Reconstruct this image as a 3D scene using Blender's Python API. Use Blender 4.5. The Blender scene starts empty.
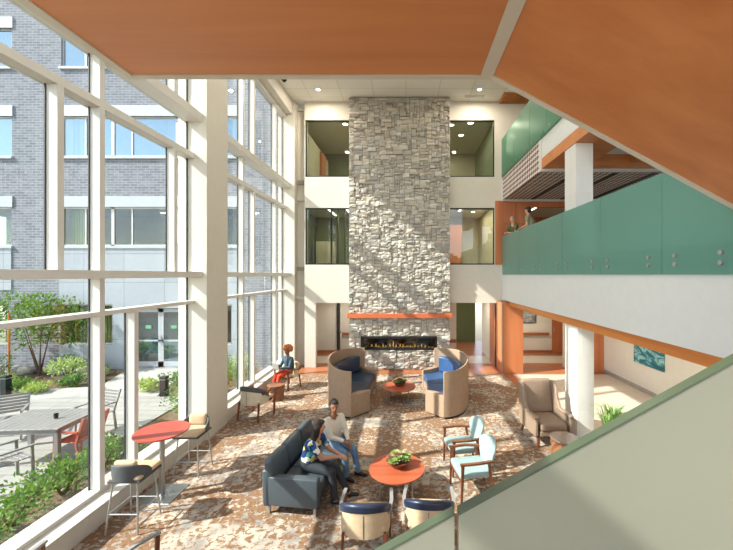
import bpy, bmesh, math, random
from mathutils import Vector, Matrix, noise
R = math.radians
random.seed(7)
scene = bpy.context.scene
COL = scene.collection

# ------------------------------------------------------------------ helpers
class MB:
    """collects faces with material slots, then links them as one mesh object"""
    def __init__(s):
        s.v = []; s.f = []; s.mi = []; s.c = []; s.cur = 0; s.col = (1, 1, 1)
    def add(s, vs, fs, M=None):
        b = len(s.v)
        for p in vs:
            p = Vector(p)
            s.v.append(M @ p if M else p)
        for f in fs:
            s.f.append([b + i for i in f]); s.mi.append(s.cur); s.c.append(s.col)
        return s
    def box(s, x0, x1, y0, y1, z0, z1, M=None):
        vs = [(x, y, z) for z in (z0, z1) for y in (y0, y1) for x in (x0, x1)]
        return s.add(vs, [(0, 2, 3, 1), (4, 5, 7, 6), (0, 1, 5, 4), (2, 6, 7, 3), (0, 4, 6, 2), (1, 3, 7, 5)], M)
    def rbox(s, x0, x1, y0, y1, z0, z1, r=.02, seg=3, M=None, puff=0.0):
        bm = bmesh.new()
        bmesh.ops.create_cube(bm, size=1)
        sx, sy, sz = x1 - x0, y1 - y0, z1 - z0
        for v in bm.verts: v.co = Vector((v.co.x * sx, v.co.y * sy, v.co.z * sz))
        r = min(r, sx * .49, sy * .49, sz * .49)
        bmesh.ops.bevel(bm, geom=list(bm.edges), offset=r, segments=seg, profile=.5, affect='EDGES')
        if puff:
            bmesh.ops.subdivide_edges(bm, edges=[e for e in bm.edges if e.calc_length() > max(sx, sy, sz) * .3], cuts=4, use_grid_fill=True)
            for v in bm.verts:
                u = [2 * v.co.x / sx, 2 * v.co.y / sy, 2 * v.co.z / sz]
                k = [max(0, 1 - abs(a) ** 2) for a in u]
                v.co.x += puff * u[0] * k[1] * k[2]; v.co.y += puff * u[1] * k[0] * k[2]; v.co.z += puff * u[2] * k[0] * k[1]
        c = Vector(((x0 + x1) / 2, (y0 + y1) / 2, (z0 + z1) / 2))
        bm.verts.index_update()
        vs = [v.co + c for v in bm.verts]; fs = [[v.index for v in f.verts] for f in bm.faces]
        bm.free()
        return s.add(vs, fs, M)
    def tube(s, pts, rad, n=10, M=None, caps=True, sq=None):
        """swept tube through pts; rad a number or list; sq=(w,h) a rectangular section"""
        pts = [Vector(p) for p in pts]
        k = len(pts)
        rad = [rad] * k if not isinstance(rad, (list, tuple)) else list(rad)
        vs = []; fs = []
        up = Vector((0, 0, 1))
        d0 = (pts[1] - pts[0]).normalized()
        if abs(d0.dot(up)) > .95: up = Vector((0, 1, 0))
        for i, p in enumerate(pts):
            d = (pts[min(i + 1, k - 1)] - pts[max(i - 1, 0)]).normalized()
            a = d.cross(up)
            if a.length < 1e-4: a = d.cross(Vector((1, 0, 0)))
            a.normalize(); b = a.cross(d).normalized()
            if sq:
                m = 4
                for (u, w) in ((-1, -1), (1, -1), (1, 1), (-1, 1)):
                    vs.append(p + a * u * sq[0] / 2 * rad[i] + b * w * sq[1] / 2 * rad[i])
            else:
                m = n
                for j in range(n):
                    t = 2 * math.pi * j / n
                    vs.append(p + a * math.cos(t) * rad[i] + b * math.sin(t) * rad[i])
        for i in range(k - 1):
            for j in range(m):
                fs.append((i * m + j, i * m + (j + 1) % m, (i + 1) * m + (j + 1) % m, (i + 1) * m + j))
        if caps:
            fs.append(tuple(range(m))[::-1]); fs.append(tuple((k - 1) * m + j for j in range(m)))
        return s.add(vs, fs, M)
    def lathe(s, prof, n=32, cx=0, cy=0, M=None):
        """prof list of (r,z) closed at the ends when r==0"""
        vs = []; fs = []
        for (r, z) in prof:
            for j in range(n):
                t = 2 * math.pi * j / n
                vs.append((cx + r * math.cos(t), cy + r * math.sin(t), z))
        for i in range(len(prof) - 1):
            for j in range(n):
                fs.append((i * n + j, i * n + (j + 1) % n, (i + 1) * n + (j + 1) % n, (i + 1) * n + j))
        if prof[0][0] > 1e-6: fs.append(tuple(range(n))[::-1])
        if prof[-1][0] > 1e-6: fs.append(tuple((len(prof) - 1) * n + j for j in range(n)))
        return s.add(vs, fs, M)
    def sphere(s, c, r, n=14, m=9, M=None):
        if not isinstance(r, (tuple, list)): r = (r, r, r)
        vs = []; fs = []
        for i in range(m + 1):
            a = math.pi * i / m
            for j in range(n):
                t = 2 * math.pi * j / n
                vs.append((c[0] + r[0] * math.sin(a) * math.cos(t), c[1] + r[1] * math.sin(a) * math.sin(t), c[2] + r[2] * math.cos(a)))
        for i in range(m):
            for j in range(n):
                fs.append((i * n + j, (i + 1) * n + j, (i + 1) * n + (j + 1) % n, i * n + (j + 1) % n))
        return s.add(vs, fs, M)
    def prism(s, poly, axis, a0, a1, M=None):
        """poly extruded along axis ('x','y','z') from a0 to a1; poly in the two other coordinates in order"""
        def P(u, w, a):
            return {'x': (a, u, w), 'y': (u, a, w), 'z': (u, w, a)}[axis]
        n = len(poly)
        vs = [P(u, w, a0) for u, w in poly] + [P(u, w, a1) for u, w in poly]
        fs = [tuple(range(n)), tuple(range(n, 2 * n))[::-1]] + [(i, (i + 1) % n, n + (i + 1) % n, n + i) for i in range(n)]
        return s.add(vs, fs, M)
    def ribbon(s, path, z0, z1, th, M=None, closed=False, lean=0.0, flare=None):
        """vertical wall along a 2d path; z0,z1 numbers or functions of t; th the thickness; lean pushes the top outward"""
        n = len(path); vs = []; fs = []
        f0 = z0 if callable(z0) else (lambda t: z0)
        f1 = z1 if callable(z1) else (lambda t: z1)
        for i in range(n):
            t = i / (n - 1)
            p = Vector(path[i]).to_2d()
            q0 = Vector(path[max(i - 1, 0)]).to_2d(); q1 = Vector(path[min(i + 1, n - 1)]).to_2d()
            d = (q1 - q0).normalized(); nn = Vector((d.y, -d.x))
            a = p + nn * th / 2; b = p - nn * th / 2
            lo = nn * lean
            vs += [(a.x, a.y, f0(t)), (a.x + lo.x, a.y + lo.y, f1(t)), (b.x + lo.x, b.y + lo.y, f1(t)), (b.x, b.y, f0(t))]
        for i in range(n - 1):
            for j in range(4):
                fs.append((i * 4 + j, i * 4 + (j + 1) % 4, (i + 1) * 4 + (j + 1) % 4, (i + 1) * 4 + j))
        fs.append((0, 1, 2, 3)); e = (n - 1) * 4; fs.append((e + 3, e + 2, e + 1, e))
        return s.add(vs, fs, M)
    def build(s, name, mats, parent=None, smooth=False, bevel=0, bseg=2, sub=0, colors=False):
        me = bpy.data.meshes.new(name)
        me.from_pydata([tuple(v) for v in s.v], [], s.f)
        if not isinstance(mats, (list, tuple)): mats = [mats]
        for m in mats: me.materials.append(m)
        me.polygons.foreach_set('material_index', s.mi)
        if colors:
            at = me.color_attributes.new('tint', 'FLOAT_COLOR', 'CORNER')
            arr = []
            for p in me.polygons:
                arr += [*s.c[p.index], 1.0] * p.loop_total
            at.data.foreach_set('color', arr)
        bm = bmesh.new(); bm.from_mesh(me)
        bmesh.ops.recalc_face_normals(bm, faces=bm.faces)
        bm.to_mesh(me); bm.free()
        if smooth:
            me.polygons.foreach_set('use_smooth', [True] * len(me.polygons))
            try: me.set_sharp_from_angle(angle=R(42))
            except Exception: pass
        o = bpy.data.objects.new(name, me)
        COL.objects.link(o)
        if parent: o.parent = parent
        if bevel:
            b = o.modifiers.new('bevel', 'BEVEL'); b.width = bevel; b.segments = bseg; b.limit_method = 'ANGLE'; b.angle_limit = R(40)
        if sub:
            b = o.modifiers.new('sub', 'SUBSURF'); b.levels = sub; b.render_levels = sub
        return o

def tag(o, label=None, cat=None, group=None, kind=None):
    if label: o['label'] = label
    if cat: o['category'] = cat
    if group: o['group'] = group
    if kind: o['kind'] = kind
    return o
def thing(name, loc, rz, label, cat, group=None):
    o = bpy.data.objects.new(name, None); COL.objects.link(o)
    o.location = loc; o.rotation_euler = (0, 0, R(rz)); o.empty_display_size = .1
    return tag(o, label, cat, group)
def struct(o):
    o['kind'] = 'structure'; return o
def dup(o, loc, rz, label, group=None):
    def cp(a, par):
        c = a.copy(); COL.objects.link(c); c.parent = par
        for k in list(a.children): cp(k, c)
        return c
    r = cp(o, None); r.location = loc; r.rotation_euler = (0, 0, R(rz)); r['label'] = label
    if group: r['group'] = group
    return r
def box(name, m, x0, x1, y0, y1, z0, z1, parent=None, bevel=0):
    return MB().box(x0, x1, y0, y1, z0, z1).build(name, m, parent, bevel=bevel)

def wall_holes(mb, axis, a0, a1, u0, u1, z0, z1, holes):
    """wall slab perpendicular to axis between a0 and a1, spanning u and z, with rectangular holes (u0,u1,z0,z1)"""
    us = sorted(set([u0, u1] + [h[0] for h in holes] + [h[1] for h in holes]))
    zs = sorted(set([z0, z1] + [h[2] for h in holes] + [h[3] for h in holes]))
    us = [u for u in us if u0 <= u <= u1]; zs = [z for z in zs if z0 <= z <= z1]
    nu, nz = len(us) - 1, len(zs) - 1
    full = [[not any(h[0] < (us[i] + us[i + 1]) / 2 < h[1] and h[2] < (zs[j] + zs[j + 1]) / 2 < h[3] for h in holes) for j in range(nz)] for i in range(nu)]
    def P(u, a, z): return (u, a, z) if axis == 'y' else (a, u, z)
    def q(*p): mb.add(p, [(0, 1, 2, 3)])
    for i in range(nu):
        for j in range(nz):
            if not full[i][j]: continue
            ua, ub, za, zb = us[i], us[i + 1], zs[j], zs[j + 1]
            q(P(ua, a0, za), P(ub, a0, za), P(ub, a0, zb), P(ua, a0, zb))
            q(P(ub, a1, za), P(ua, a1, za), P(ua, a1, zb), P(ub, a1, zb))
            if i == 0 or not full[i - 1][j]: q(P(ua, a1, za), P(ua, a0, za), P(ua, a0, zb), P(ua, a1, zb))
            if i == nu - 1 or not full[i + 1][j]: q(P(ub, a0, za), P(ub, a1, za), P(ub, a1, zb), P(ub, a0, zb))
            if j == 0 or not full[i][j - 1]: q(P(ua, a1, za), P(ub, a1, za), P(ub, a0, za), P(ua, a0, za))
            if j == nz - 1 or not full[i][j + 1]: q(P(ua, a0, zb), P(ub, a0, zb), P(ub, a1, zb), P(ua, a1, zb))
    return mb

# ------------------------------------------------------------------ materials
def srgb(r, g, b):
    f = lambda c: (c / 255) / 12.92 if c / 255 <= .04045 else ((c / 255 + .055) / 1.055) ** 2.4
    return (f(r), f(g), f(b), 1)
class NT:
    def __init__(s, name):
        s.m = bpy.data.materials.new(name); s.m.use_nodes = True
        s.t = s.m.node_tree; s.n = s.t.nodes; s.l = s.t.links
        s.n.clear(); s.out = s.n.new('ShaderNodeOutputMaterial')
    def node(s, typ, ins=None, **kw):
        n = s.n.new('ShaderNode' + typ)
        for k, v in kw.items(): setattr(n, k, v)
        for k, v in (ins or {}).items(): s.set(n, k, v)
        return n
    def set(s, n, k, v):
        sock = n.inputs[k]
        if isinstance(v, bpy.types.NodeSocket): s.l.new(v, sock)
        else:
            if sock.type == 'RGBA' and not isinstance(v, (int, float)) and len(v) == 3: v = (*v, 1)
            sock.default_value = v
    def coord(s, scale=(1, 1, 1), kind='Object', rot=(0, 0, 0), loc=(0, 0, 0)):
        c = s.node('TexCoord'); m = s.node('Mapping', {'Scale': scale, 'Rotation': rot, 'Location': loc})
        s.l.new(c.outputs[kind], m.inputs['Vector']); return m.outputs[0]
    def noise(s, vec, scale=5, detail=4, rough=.5, dist=0):
        n = s.node('TexNoise', {'Vector': vec, 'Scale': scale, 'Detail': detail, 'Roughness': rough, 'Distortion': dist}); return n.outputs[0]
    def ramp(s, fac, stops, interp='LINEAR'):
        n = s.node('ValToRGB'); n.color_ramp.interpolation = interp
        e = n.color_ramp.elements
        while len(e) < len(stops): e.new(.5)
        for k, (p, c) in enumerate(stops):
            e[k].position = p; e[k].color = c if len(c) == 4 else (*c, 1)
        s.l.new(fac, n.inputs[0]); return n.outputs[0]
    def mix(s, f, a, b, mode='MIX'):
        n = s.node('Mix', data_type='RGBA', blend_type=mode)
        s.set(n, 0, f); s.set(n, 6, a); s.set(n, 7, b); return n.outputs[2]
    def math(s, op, a, b=0.0):
        n = s.node('Math', operation=op); s.set(n, 0, a); s.set(n, 1, b); return n.outputs[0]
    def bump(s, h, strength=.3, dist=.01):
        return s.node('Bump', {'Height': h, 'Strength': strength, 'Distance': dist}).outputs[0]
    def pbr(s, col, rough=.5, metal=0, spec=.5, normal=None, **kw):
        p = s.node('BsdfPrincipled', {'Base Color': col, 'Roughness': rough, 'Metallic': metal, 'Specular IOR Level': spec})
        if normal is not None: s.l.new(normal, p.inputs['Normal'])
        for k, v in kw.items(): s.set(p, k.replace('_', ' '), v)
        s.l.new(p.outputs[0], s.out.inputs[0]); return s.m

def plain(name, c, rough=.5, metal=0, spec=.5, var=.06, vs=6, bump=0, bs=80):
    t = NT(name); v = t.coord()
    n = t.noise(v, vs, 4)
    c = srgb(*c)
    col = t.ramp(n, [(.3, tuple(max(0, x * (1 - var)) for x in c[:3])), (.7, tuple(min(1, x * (1 + var)) for x in c[:3]))])
    nm = t.bump(t.noise(v, bs, 3), bump, .004) if bump else None
    return t.pbr(col, rough, metal, spec, nm)
def woodm(name, c1, c2, scale=1.0, axis='x', rough=.38, streak=14, panel=None):
    t = NT(name)
    st = {'x': (.6, streak, streak), 'y': (streak, .6, streak), 'z': (streak, streak, .6)}[axis]
    v = t.coord(tuple(a * scale for a in st))
    n = t.noise(v, 1.0, 5, .55, .35)
    v2 = t.coord(tuple(a * scale * .25 for a in st))
    n2 = t.noise(v2, 1.3, 3, .5, 1.2)
    n3 = t.math('ADD', t.math('MULTIPLY', n, .55), t.math('MULTIPLY', n2, .45))
    col = t.ramp(n3, [(.34, srgb(*c1)[:3]), (.66, srgb(*c2)[:3])])
    if panel:
        br = t.node('TexBrick', {'Vector': t.coord(panel[0], loc=panel[3] if len(panel) > 3 else (0, 0, 0)), 'Scale': 1, 'Mortar Size': panel[2], 'Brick Width': panel[1][0], 'Row Height': panel[1][1], 'Color1': (1, 1, 1, 1), 'Color2': (.88, .88, .88, 1), 'Mortar': (.45, .4, .35, 1)}, offset=0.0)
        col = t.mix(1.0, col, br.outputs[0], 'MULTIPLY')
    return t.pbr(col, rough, 0, .4, t.bump(n, .08, .003))
def emit(name, c, s):
    t = NT(name); e = t.node('Emission', {'Color': srgb(*c), 'Strength': s}); t.l.new(e.outputs[0], t.out.inputs[0]); return t.m
def glass(name, tint=(1, 1, 1), refl=1.0, base=0.0):
    """thin architectural pane: transparent with a fresnel reflection"""
    t = NT(name)
    tr = t.node('BsdfTransparent', {'Color': (*tint, 1)}); gl = t.node('BsdfGlossy', {'Color': (1, 1, 1, 1), 'Roughness': .01})
    fr = t.node('Fresnel', {'IOR': 1.5})
    ge = t.node('NewGeometry'); front = t.math('SUBTRACT', 1, ge.outputs['Backfacing'])
    f = t.math('MULTIPLY', t.math('ADD', t.math('MULTIPLY', fr.outputs[0], refl), base), front)
    m = t.node('MixShader'); t.set(m, 0, f); t.l.new(tr.outputs[0], m.inputs[1]); t.l.new(gl.outputs[0], m.inputs[2])
    t.l.new(m.outputs[0], t.out.inputs[0]); return t.m
def frosted(name, c, trans=.35, opac=.75):
    """acid etched laminated glass: diffuse scatter in both directions plus a weak clear part"""
    t = NT(name); c = srgb(*c)
    d = t.node('BsdfDiffuse', {'Color': c}); tl = t.node('BsdfTranslucent', {'Color': c})
    a = t.node('MixShader', {0: trans}); t.l.new(d.outputs[0], a.inputs[1]); t.l.new(tl.outputs[0], a.inputs[2])
    tr = t.node('BsdfTransparent', {'Color': (c[0] ** .5, c[1] ** .5, c[2] ** .5, 1)})
    b = t.node('MixShader', {0: opac}); t.l.new(tr.outputs[0], b.inputs[1]); t.l.new(a.outputs[0], b.inputs[2])
    gl = t.node('BsdfGlossy', {'Roughness': .3}); fr = t.node('Fresnel', {'IOR': 1.35})
    k = t.node('MixShader'); ge = t.node('NewGeometry'); ff = t.math('MULTIPLY', fr.outputs[0], t.math('SUBTRACT', 1, ge.outputs['Backfacing'])); t.l.new(ff, k.inputs[0]); t.l.new(b.outputs[0], k.inputs[1]); t.l.new(gl.outputs[0], k.inputs[2])
    t.l.new(k.outputs[0], t.out.inputs[0]); return t.m
def leafm(name, c1, c2):
    t = NT(name)
    n = t.noise(t.coord(), 9, 3)
    col = t.ramp(n, [(.35, srgb(*c1)[:3]), (.65, srgb(*c2)[:3])])
    d = t.node('BsdfPrincipled', {'Base Color': col, 'Roughness': .5}); tl = t.node('BsdfTranslucent', {'Color': col})
    a = t.node('MixShader', {0: .3}); t.l.new(d.outputs[0], a.inputs[1]); t.l.new(tl.outputs[0], a.inputs[2])
    t.l.new(a.outputs[0], t.out.inputs[0]); return t.m
def carpetm():
    t = NT('carpet_pattern')
    v = t.coord()
    # plank shaped carpet tiles, each with its own balance of brown and cream
    br = t.node('TexBrick', {'Vector': v, 'Scale': 1, 'Mortar Size': .0, 'Brick Width': .95, 'Row Height': .46, 'Color1': (0, 0, 0, 1), 'Color2': (1, 1, 1, 1)}, offset=.5)
    big = t.noise(v, .8, 2, .5)
    n = t.noise(v, 10.5, 8, .66, .5)
    n2 = t.noise(t.coord((1, 2.2, 1)), 16, 4, .6, .4)
    k = t.math('ADD', n, t.math('MULTIPLY', t.math('SUBTRACT', n2, .5), .25))
    k = t.math('ADD', k, t.math('MULTIPLY', t.math('SUBTRACT', br.outputs[0], .5), .13))
    k = t.math('ADD', k, t.math('MULTIPLY', t.math('SUBTRACT', big, .5), .25))
    mask = t.ramp(k, [(.49, (0, 0, 0)), (.54, (1, 1, 1))])
    brown = t.ramp(t.noise(v, 22, 4, .6), [(.3, srgb(112, 84, 62)[:3]), (.7, srgb(150, 117, 91)[:3])])
    cream = t.ramp(t.noise(v, 3, 4, .6), [(.38, srgb(140, 134, 128)[:3]), (.6, srgb(186, 174, 158)[:3])])
    col = t.mix(mask, brown, cream)
    return t.pbr(col, .95, 0, .1, t.bump(t.noise(v, 220, 3), .5, .004))
def tilem(name, c1, c2, w, h, mort, ms=.006, rough=.3, swap=None, off=.5, var=.5, spec=.4):
    t = NT(name)
    if swap:
        c = t.node('TexCoord'); sp = t.node('SeparateXYZ'); t.l.new(c.outputs['Object'], sp.inputs[0])
        cb = t.node('CombineXYZ'); t.l.new(sp.outputs[swap[0]], cb.inputs[0]); t.l.new(sp.outputs[swap[1]], cb.inputs[1]); v = cb.outputs[0]
    else: v = t.coord()
    br = t.node('TexBrick', {'Vector': v, 'Scale': 1, 'Mortar Size': ms, 'Mortar Smooth': .1, 'Brick Width': w, 'Row Height': h, 'Color1': srgb(*c1), 'Color2': srgb(*c2), 'Mortar': srgb(*mort)}, offset=off)
    n = t.noise(v, 4, 5, .6)
    col = t.mix(var, br.outputs[0], t.ramp(n, [(.3, (.6, .6, .6)), (.7, (1, 1, 1))]), 'MULTIPLY')
    inv = t.math('SUBTRACT', 1, br.outputs[1])
    return t.pbr(col, rough, 0, spec, t.bump(inv, .4, .004))

M = {}
M['white'] = plain('wall_paint', (208, 202, 189), .7, var=.02)
M['white_cool'] = plain('fascia_paint', (212, 212, 209), .65, var=.02)
M['column'] = tilem('column_tile', (220, 218, 213), (214, 211, 206), .3, .6, (200, 197, 190), .002, .5, swap=('X', 'Z'), var=.06)
M['mullion'] = plain('painted_aluminium', (206, 202, 194), .4, var=.02)
M['sill'] = plain('sill_aluminium', (204, 199, 188), .4, var=.03)
M['gasket'] = plain('dark_gasket', (40, 42, 44), .6)
M['ceiling'] = tilem('ceiling_tile', (232, 228, 218), (228, 224, 214), 1.2, .6, (190, 184, 172), .008, .8, off=0, var=.04)
M['wood_soffit'] = woodm('cherry_veneer_soffit', (186, 112, 62), (210, 138, 84), .35, 'x', .42, 9)
M['wood_flight'] = woodm('cherry_veneer_flight', (186, 112, 62), (210, 138, 84), .35, 'x', .42, 9)
M['wood_wall'] = woodm('cherry_veneer_wall', (170, 98, 60), (198, 124, 80), .4, 'z', .4, 10)
M['wood_trim'] = woodm('cherry_trim', (178, 100, 46), (212, 138, 72), .5, 'y', .4, 10)
M['wood_mantel'] = woodm('cherry_mantel', (170, 82, 46), (205, 112, 70), .6, 'x', .35, 10)
M['wood_floor'] = woodm('wood_look_floor', (138, 82, 52), (168, 106, 70), .5, 'x', .3, 8)
M['tile'] = tilem('corridor_tile', (196, 184, 168), (188, 176, 160), .6, .6, (168, 158, 144), .004, .3, off=0, var=.15)
M['carpet'] = carpetm()
M['glass'] = glass('window_glass', (.87, .91, .91), .9)
M['inglass'] = glass('interior_glass', (.82, .88, .82), 1.1, .03)
M['teal'] = frosted('frosted_teal_glass', (146, 196, 182), .45, .6)
M['teal_dark'] = frosted('frosted_green_glass', (100, 176, 142), .5, .7)
M['sage'] = frosted('frosted_sage_glass', (166, 164, 146), .4, .88)
M['sage_edge'] = plain('glass_edge', (66, 76, 58), .3)
M['teal_edge'] = plain('teal_glass_edge', (80, 150, 130), .3)
M['steel'] = plain('brushed_steel', (170, 170, 168), .35, 1)
M['steel_matte'] = plain('matte_steel', (176, 174, 170), .5, .6)
M['dark'] = plain('dark_metal', (36, 36, 38), .45, .4)
M['black'] = plain('black_glass', (14, 13, 13), .15)
M['chimney_core'] = plain('mortar', (120, 112, 100), .9)
# ------------------------------------------------------------------ more materials
def stonem():
    t = NT('split_stone')
    a = t.node('Attribute', attribute_name='tint')
    v = t.coord()
    n = t.noise(v, 9, 7, .65)
    col = t.mix(.75, a.outputs[0], t.ramp(n, [(.25, (.66, .65, .63)), (.5, (.9, .89, .88)), (.72, (1, 1, 1))]), 'MULTIPLY')
    b1 = t.bump(t.noise(v, 14, 6, .6), .55, .03)
    return t.pbr(col, .9, 0, .2, b1)
M['stone'] = stonem()
def latticem():
    t = NT('woven_lattice')
    c = t.node('TexCoord'); sp = t.node('SeparateXYZ'); t.l.new(c.outputs['Object'], sp.inputs[0])
    cb = t.node('CombineXYZ'); t.l.new(t.math('ADD', sp.outputs[0], sp.outputs[2]), cb.inputs[0]); t.l.new(sp.outputs[1], cb.inputs[1])
    mp = t.node('Mapping', {'Scale': (9, 9, 9), 'Rotation': (0, 0, R(45))}); t.l.new(cb.outputs[0], mp.inputs[0])
    ch = t.node('TexChecker', {'Vector': mp.outputs[0], 'Scale': 1.0, 'Color1': srgb(220, 204, 196), 'Color2': srgb(92, 70, 66)})
    return t.pbr(ch.outputs[0], .7)
M['lattice'] = latticem()
M['brick'] = tilem('grey_brick', (138, 140, 148), (116, 118, 127), .3, .1, (160, 160, 162), .012, .85, swap=('X', 'Z'), var=.45, spec=.1)
M['panel_grey'] = tilem('cladding_panel', (162, 167, 172), (154, 159, 166), 1.55, 1.1, (130, 130, 132), .012, .6, swap=('X', 'Z'), off=0, var=.1)
M['white_band'] = plain('white_lintel', (172, 175, 178), .6, var=.03)
M['paver'] = tilem('patio_paver', (164, 160, 153), (150, 147, 141), 1.6, .3, (128, 124, 118), .012, .85, var=.25, spec=.1)
M['path'] = tilem('path_paver', (172, 169, 162), (162, 159, 153), .9, .6, (150, 146, 140), .01, .85, var=.2, spec=.1)
def soilm():
    t = NT('mulch'); v = t.coord()
    return t.pbr(t.ramp(t.noise(v, 18, 6, .7), [(.3, srgb(78, 62, 46)[:3]), (.7, srgb(132, 112, 88)[:3])]), .95, 0, .1, t.bump(t.noise(v, 40, 4), .8, .03))
M['soil'] = soilm()
def winrefl():
    t = NT('coated_window_glass')
    d = t.node('BsdfDiffuse', {'Color': srgb(58, 78, 88)}); g = t.node('BsdfGlossy', {'Color': (.5, .62, .68, 1), 'Roughness': .03})
    m = t.node('MixShader', {0: .45}); t.l.new(d.outputs[0], m.inputs[1]); t.l.new(g.outputs[0], m.inputs[2]); t.l.new(m.outputs[0], t.out.inputs[0]); return t.m
M['winrefl'] = winrefl()
M['green_wall'] = plain('olive_wall', (88, 94, 52), .7)
M['olive_room'] = plain('olive_room_wall', (120, 124, 92), .7)
M['beige_room'] = plain('beige_room_wall', (196, 184, 156), .7)
M['room_ceiling'] = plain('room_ceiling', (206, 202, 186), .8, var=.02)
M['room_floor'] = plain('room_floor', (150, 140, 122), .6)
M['lamp'] = emit('lamp_diffuser', (255, 244, 222), 9)
M['lamp_soft'] = emit('lamp_diffuser_soft', (255, 240, 214), 5)

H = 3.6           # eye height
YB = 13.55        # back wall
WX = -4.75        # plane of the window glass
# ------------------------------------------------------------------ floors
def flo(name, m, x0, x1, y0, y1, z0=-.2, z1=0):
    o = box(name, m, x0, x1, y0, y1, z0, z1); return struct(o)
flo('floor', M['carpet'], -4.9, 3.55, -4.0, 12.62)
flo('floor', M['wood_floor'], -4.9, 4.25, 12.62, 14.2)
flo('floor', M['tile'], -4.9, 7.4, 14.2, 15.5)
flo('floor', M['wood_floor'], -4.9, 7.4, 15.5, 19.0)
flo('floor', M['wood_floor'], 4.25, 7.4, 12.62, 14.2)
flo('floor', M['wood_floor'], 3.55, 3.85, -4.0, 12.62)
flo('floor', M['tile'], 3.85, 7.4, -4.0, 12.62)

# ------------------------------------------------------------------ back wall
mb = MB()
holes = [(-3.9, -2.0, 7.38, 9.58), (-3.9, -2.0, 3.98, 6.18), (1.5, 3.43, 7.38, 9.58), (1.5, 3.43, 3.98, 6.18),
         (-3.5, -2.0, 0, 2.5), (1.5, 3.5, 0, 2.5), (4.2, 8.2, 0, 2.5)]
wall_holes(mb, 'y', YB, YB + .2, -3.93, 3.74, 0, 10.5, [h for h in holes])
struct(mb.build('wall_back', M['white']))
mb = MB()
wall_holes(mb, 'y', YB, YB + .2, 3.74, 7.4, 0, 2.6, [(4.25, 6.15, 0, 2.35)])
mb.box(3.74, 7.4, YB, YB + .2, 7.7, 10.5)
struct(mb.build('wall_back', M['white']))
# shaded reveal and sunlit pier at the left end of the back wall
struct(MB().box(-4.3, -3.93, YB + .3, YB + .5, 0, 10.5).box(-4.9, -4.28, YB - .12, YB + .5, 0, 10.5).build('wall_back', M['white']))
# cherry panelled wall at level two
mb = MB(); wall_holes(mb, 'y', YB, YB + .2, 3.74, 7.4, 3.4, 6.6, [(4.78, 7.1, 4.1, 6.22)])
mb.cur = 0
w = struct(mb.build('wall_back', M['wood_wall']))
mb = MB()
for z in (4.0, 5.55): mb.box(3.56, 4.78, YB - .006, YB + .0, z, z + .012)
mb.box(4.24, 4.25, YB - .006, YB, 4.0, 6.4)
struct(mb.build('trim_1', M['dark']))
struct(box('trim_2', M['wood_wall'], 3.45, 3.74, YB - .03, YB + .0, 3.98, 6.45))

# interior windows of the back wall
def int_window(n, x0, x1, z0, z1, bars=()):
    r = struct(MB().box(x0, x1, YB + .05, YB + .09, z0, z0 + .05).box(x0, x1, YB + .05, YB + .09, z1 - .05, z1)
               .box(x0, x0 + .04, YB + .05, YB + .09, z0, z1).box(x1 - .04, x1, YB + .05, YB + .09, z0, z1).build('window_%d' % n, M['dark']))
    for b in bars: box('mullion', M['dark'], b, b + .03, YB + .05, YB + .09, z0 + .05, z1 - .05, r)
    box('glass', M['inglass'], x0 + .04, x1 - .04, YB + .065, YB + .075, z0 + .05, z1 - .05, r)
int_window(3, -3.9, -2.0, 7.38, 9.58); int_window(4, -3.9, -2.0, 3.98, 6.18, (-2.9,))
int_window(5, 1.5, 3.43, 7.38, 9.58); int_window(6, 1.5, 3.43, 3.98, 6.18)

# rooms seen through those windows
def room(x0, x1, z0, z1, wm, side, depth=3.6, fins=()):
    y0, y1 = YB + .2, YB + .2 + depth
    struct(box('floor', M['room_floor'], x0, x1, y0, y1 + .15, z0 - .15, z0))
    struct(box('ceiling', M['room_ceiling'], x0, x1, y0, y1 + .15, z1, z1 + .1))
    struct(box('wall_rear', wm, x0, x1, y1, y1 + .15, z0, z1))
    struct(box('wall_left', side, x0 - .1, x0, y0, y1 + .15, z0 - .15, z1 + .1))
    struct(box('wall_right', side, x1, x1 + .1, y0, y1 + .15, z0 - .15, z1 + .1))
room(-4.6, -1.6, 7.3, 10.05, M['olive_room'], M['beige_room'], 5.0)
room(-4.6, -1.6, 3.9, 6.5, M['olive_room'], M['green_wall'], 4.2)
room(1.3, 3.7, 7.3, 10.05, M['beige_room'], M['olive_room'], 5.0)
room(1.3, 3.7, 3.9, 6.5, M['beige_room'], M['beige_room'], 4.2)
room(3.95, 8.6, 3.9, 6.5, M['wood_wall'], M['beige_room'], 4.0)
def down(x, y, z, r, label, group, power=0, name='ceiling_light'):
    t = thing(name, (x, y, z), 0, label, 'ceiling light', group)
    MB().lathe([(r * 1.25, 0), (r * 1.25, -.012), (r, -.012), (r, 0)], 20).build('rim', M['white_band'], t)
    MB().lathe([(0, -.006), (r, -.006), (r, -.002), (0, -.002)], 20).build('diffuser', M['lamp'], t)
    if power: light(x, y, z - .06, power, r * 2)
    return t
def light(x, y, z, power, size, col=(1, .9, .76), rot=(0, 0, 0)):
    L = bpy.data.lights.new('lamp_light', 'AREA'); L.energy = power; L.shape = 'DISK'; L.size = size; L.color = col
    o = bpy.data.objects.new('lamp_light', L); COL.objects.link(o); o.location = (x, y, z); o.rotation_euler = rot
    return o
for x, y in ((-2.6, 15.0), (-2.5, 16.9)):
    down(x, y, 10.05, .12, 'round downlight, %s, in the room behind the upper left window' % ('nearer one' if y < 16 else 'farther one'), 'downlights behind the upper left window', 28)
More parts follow.
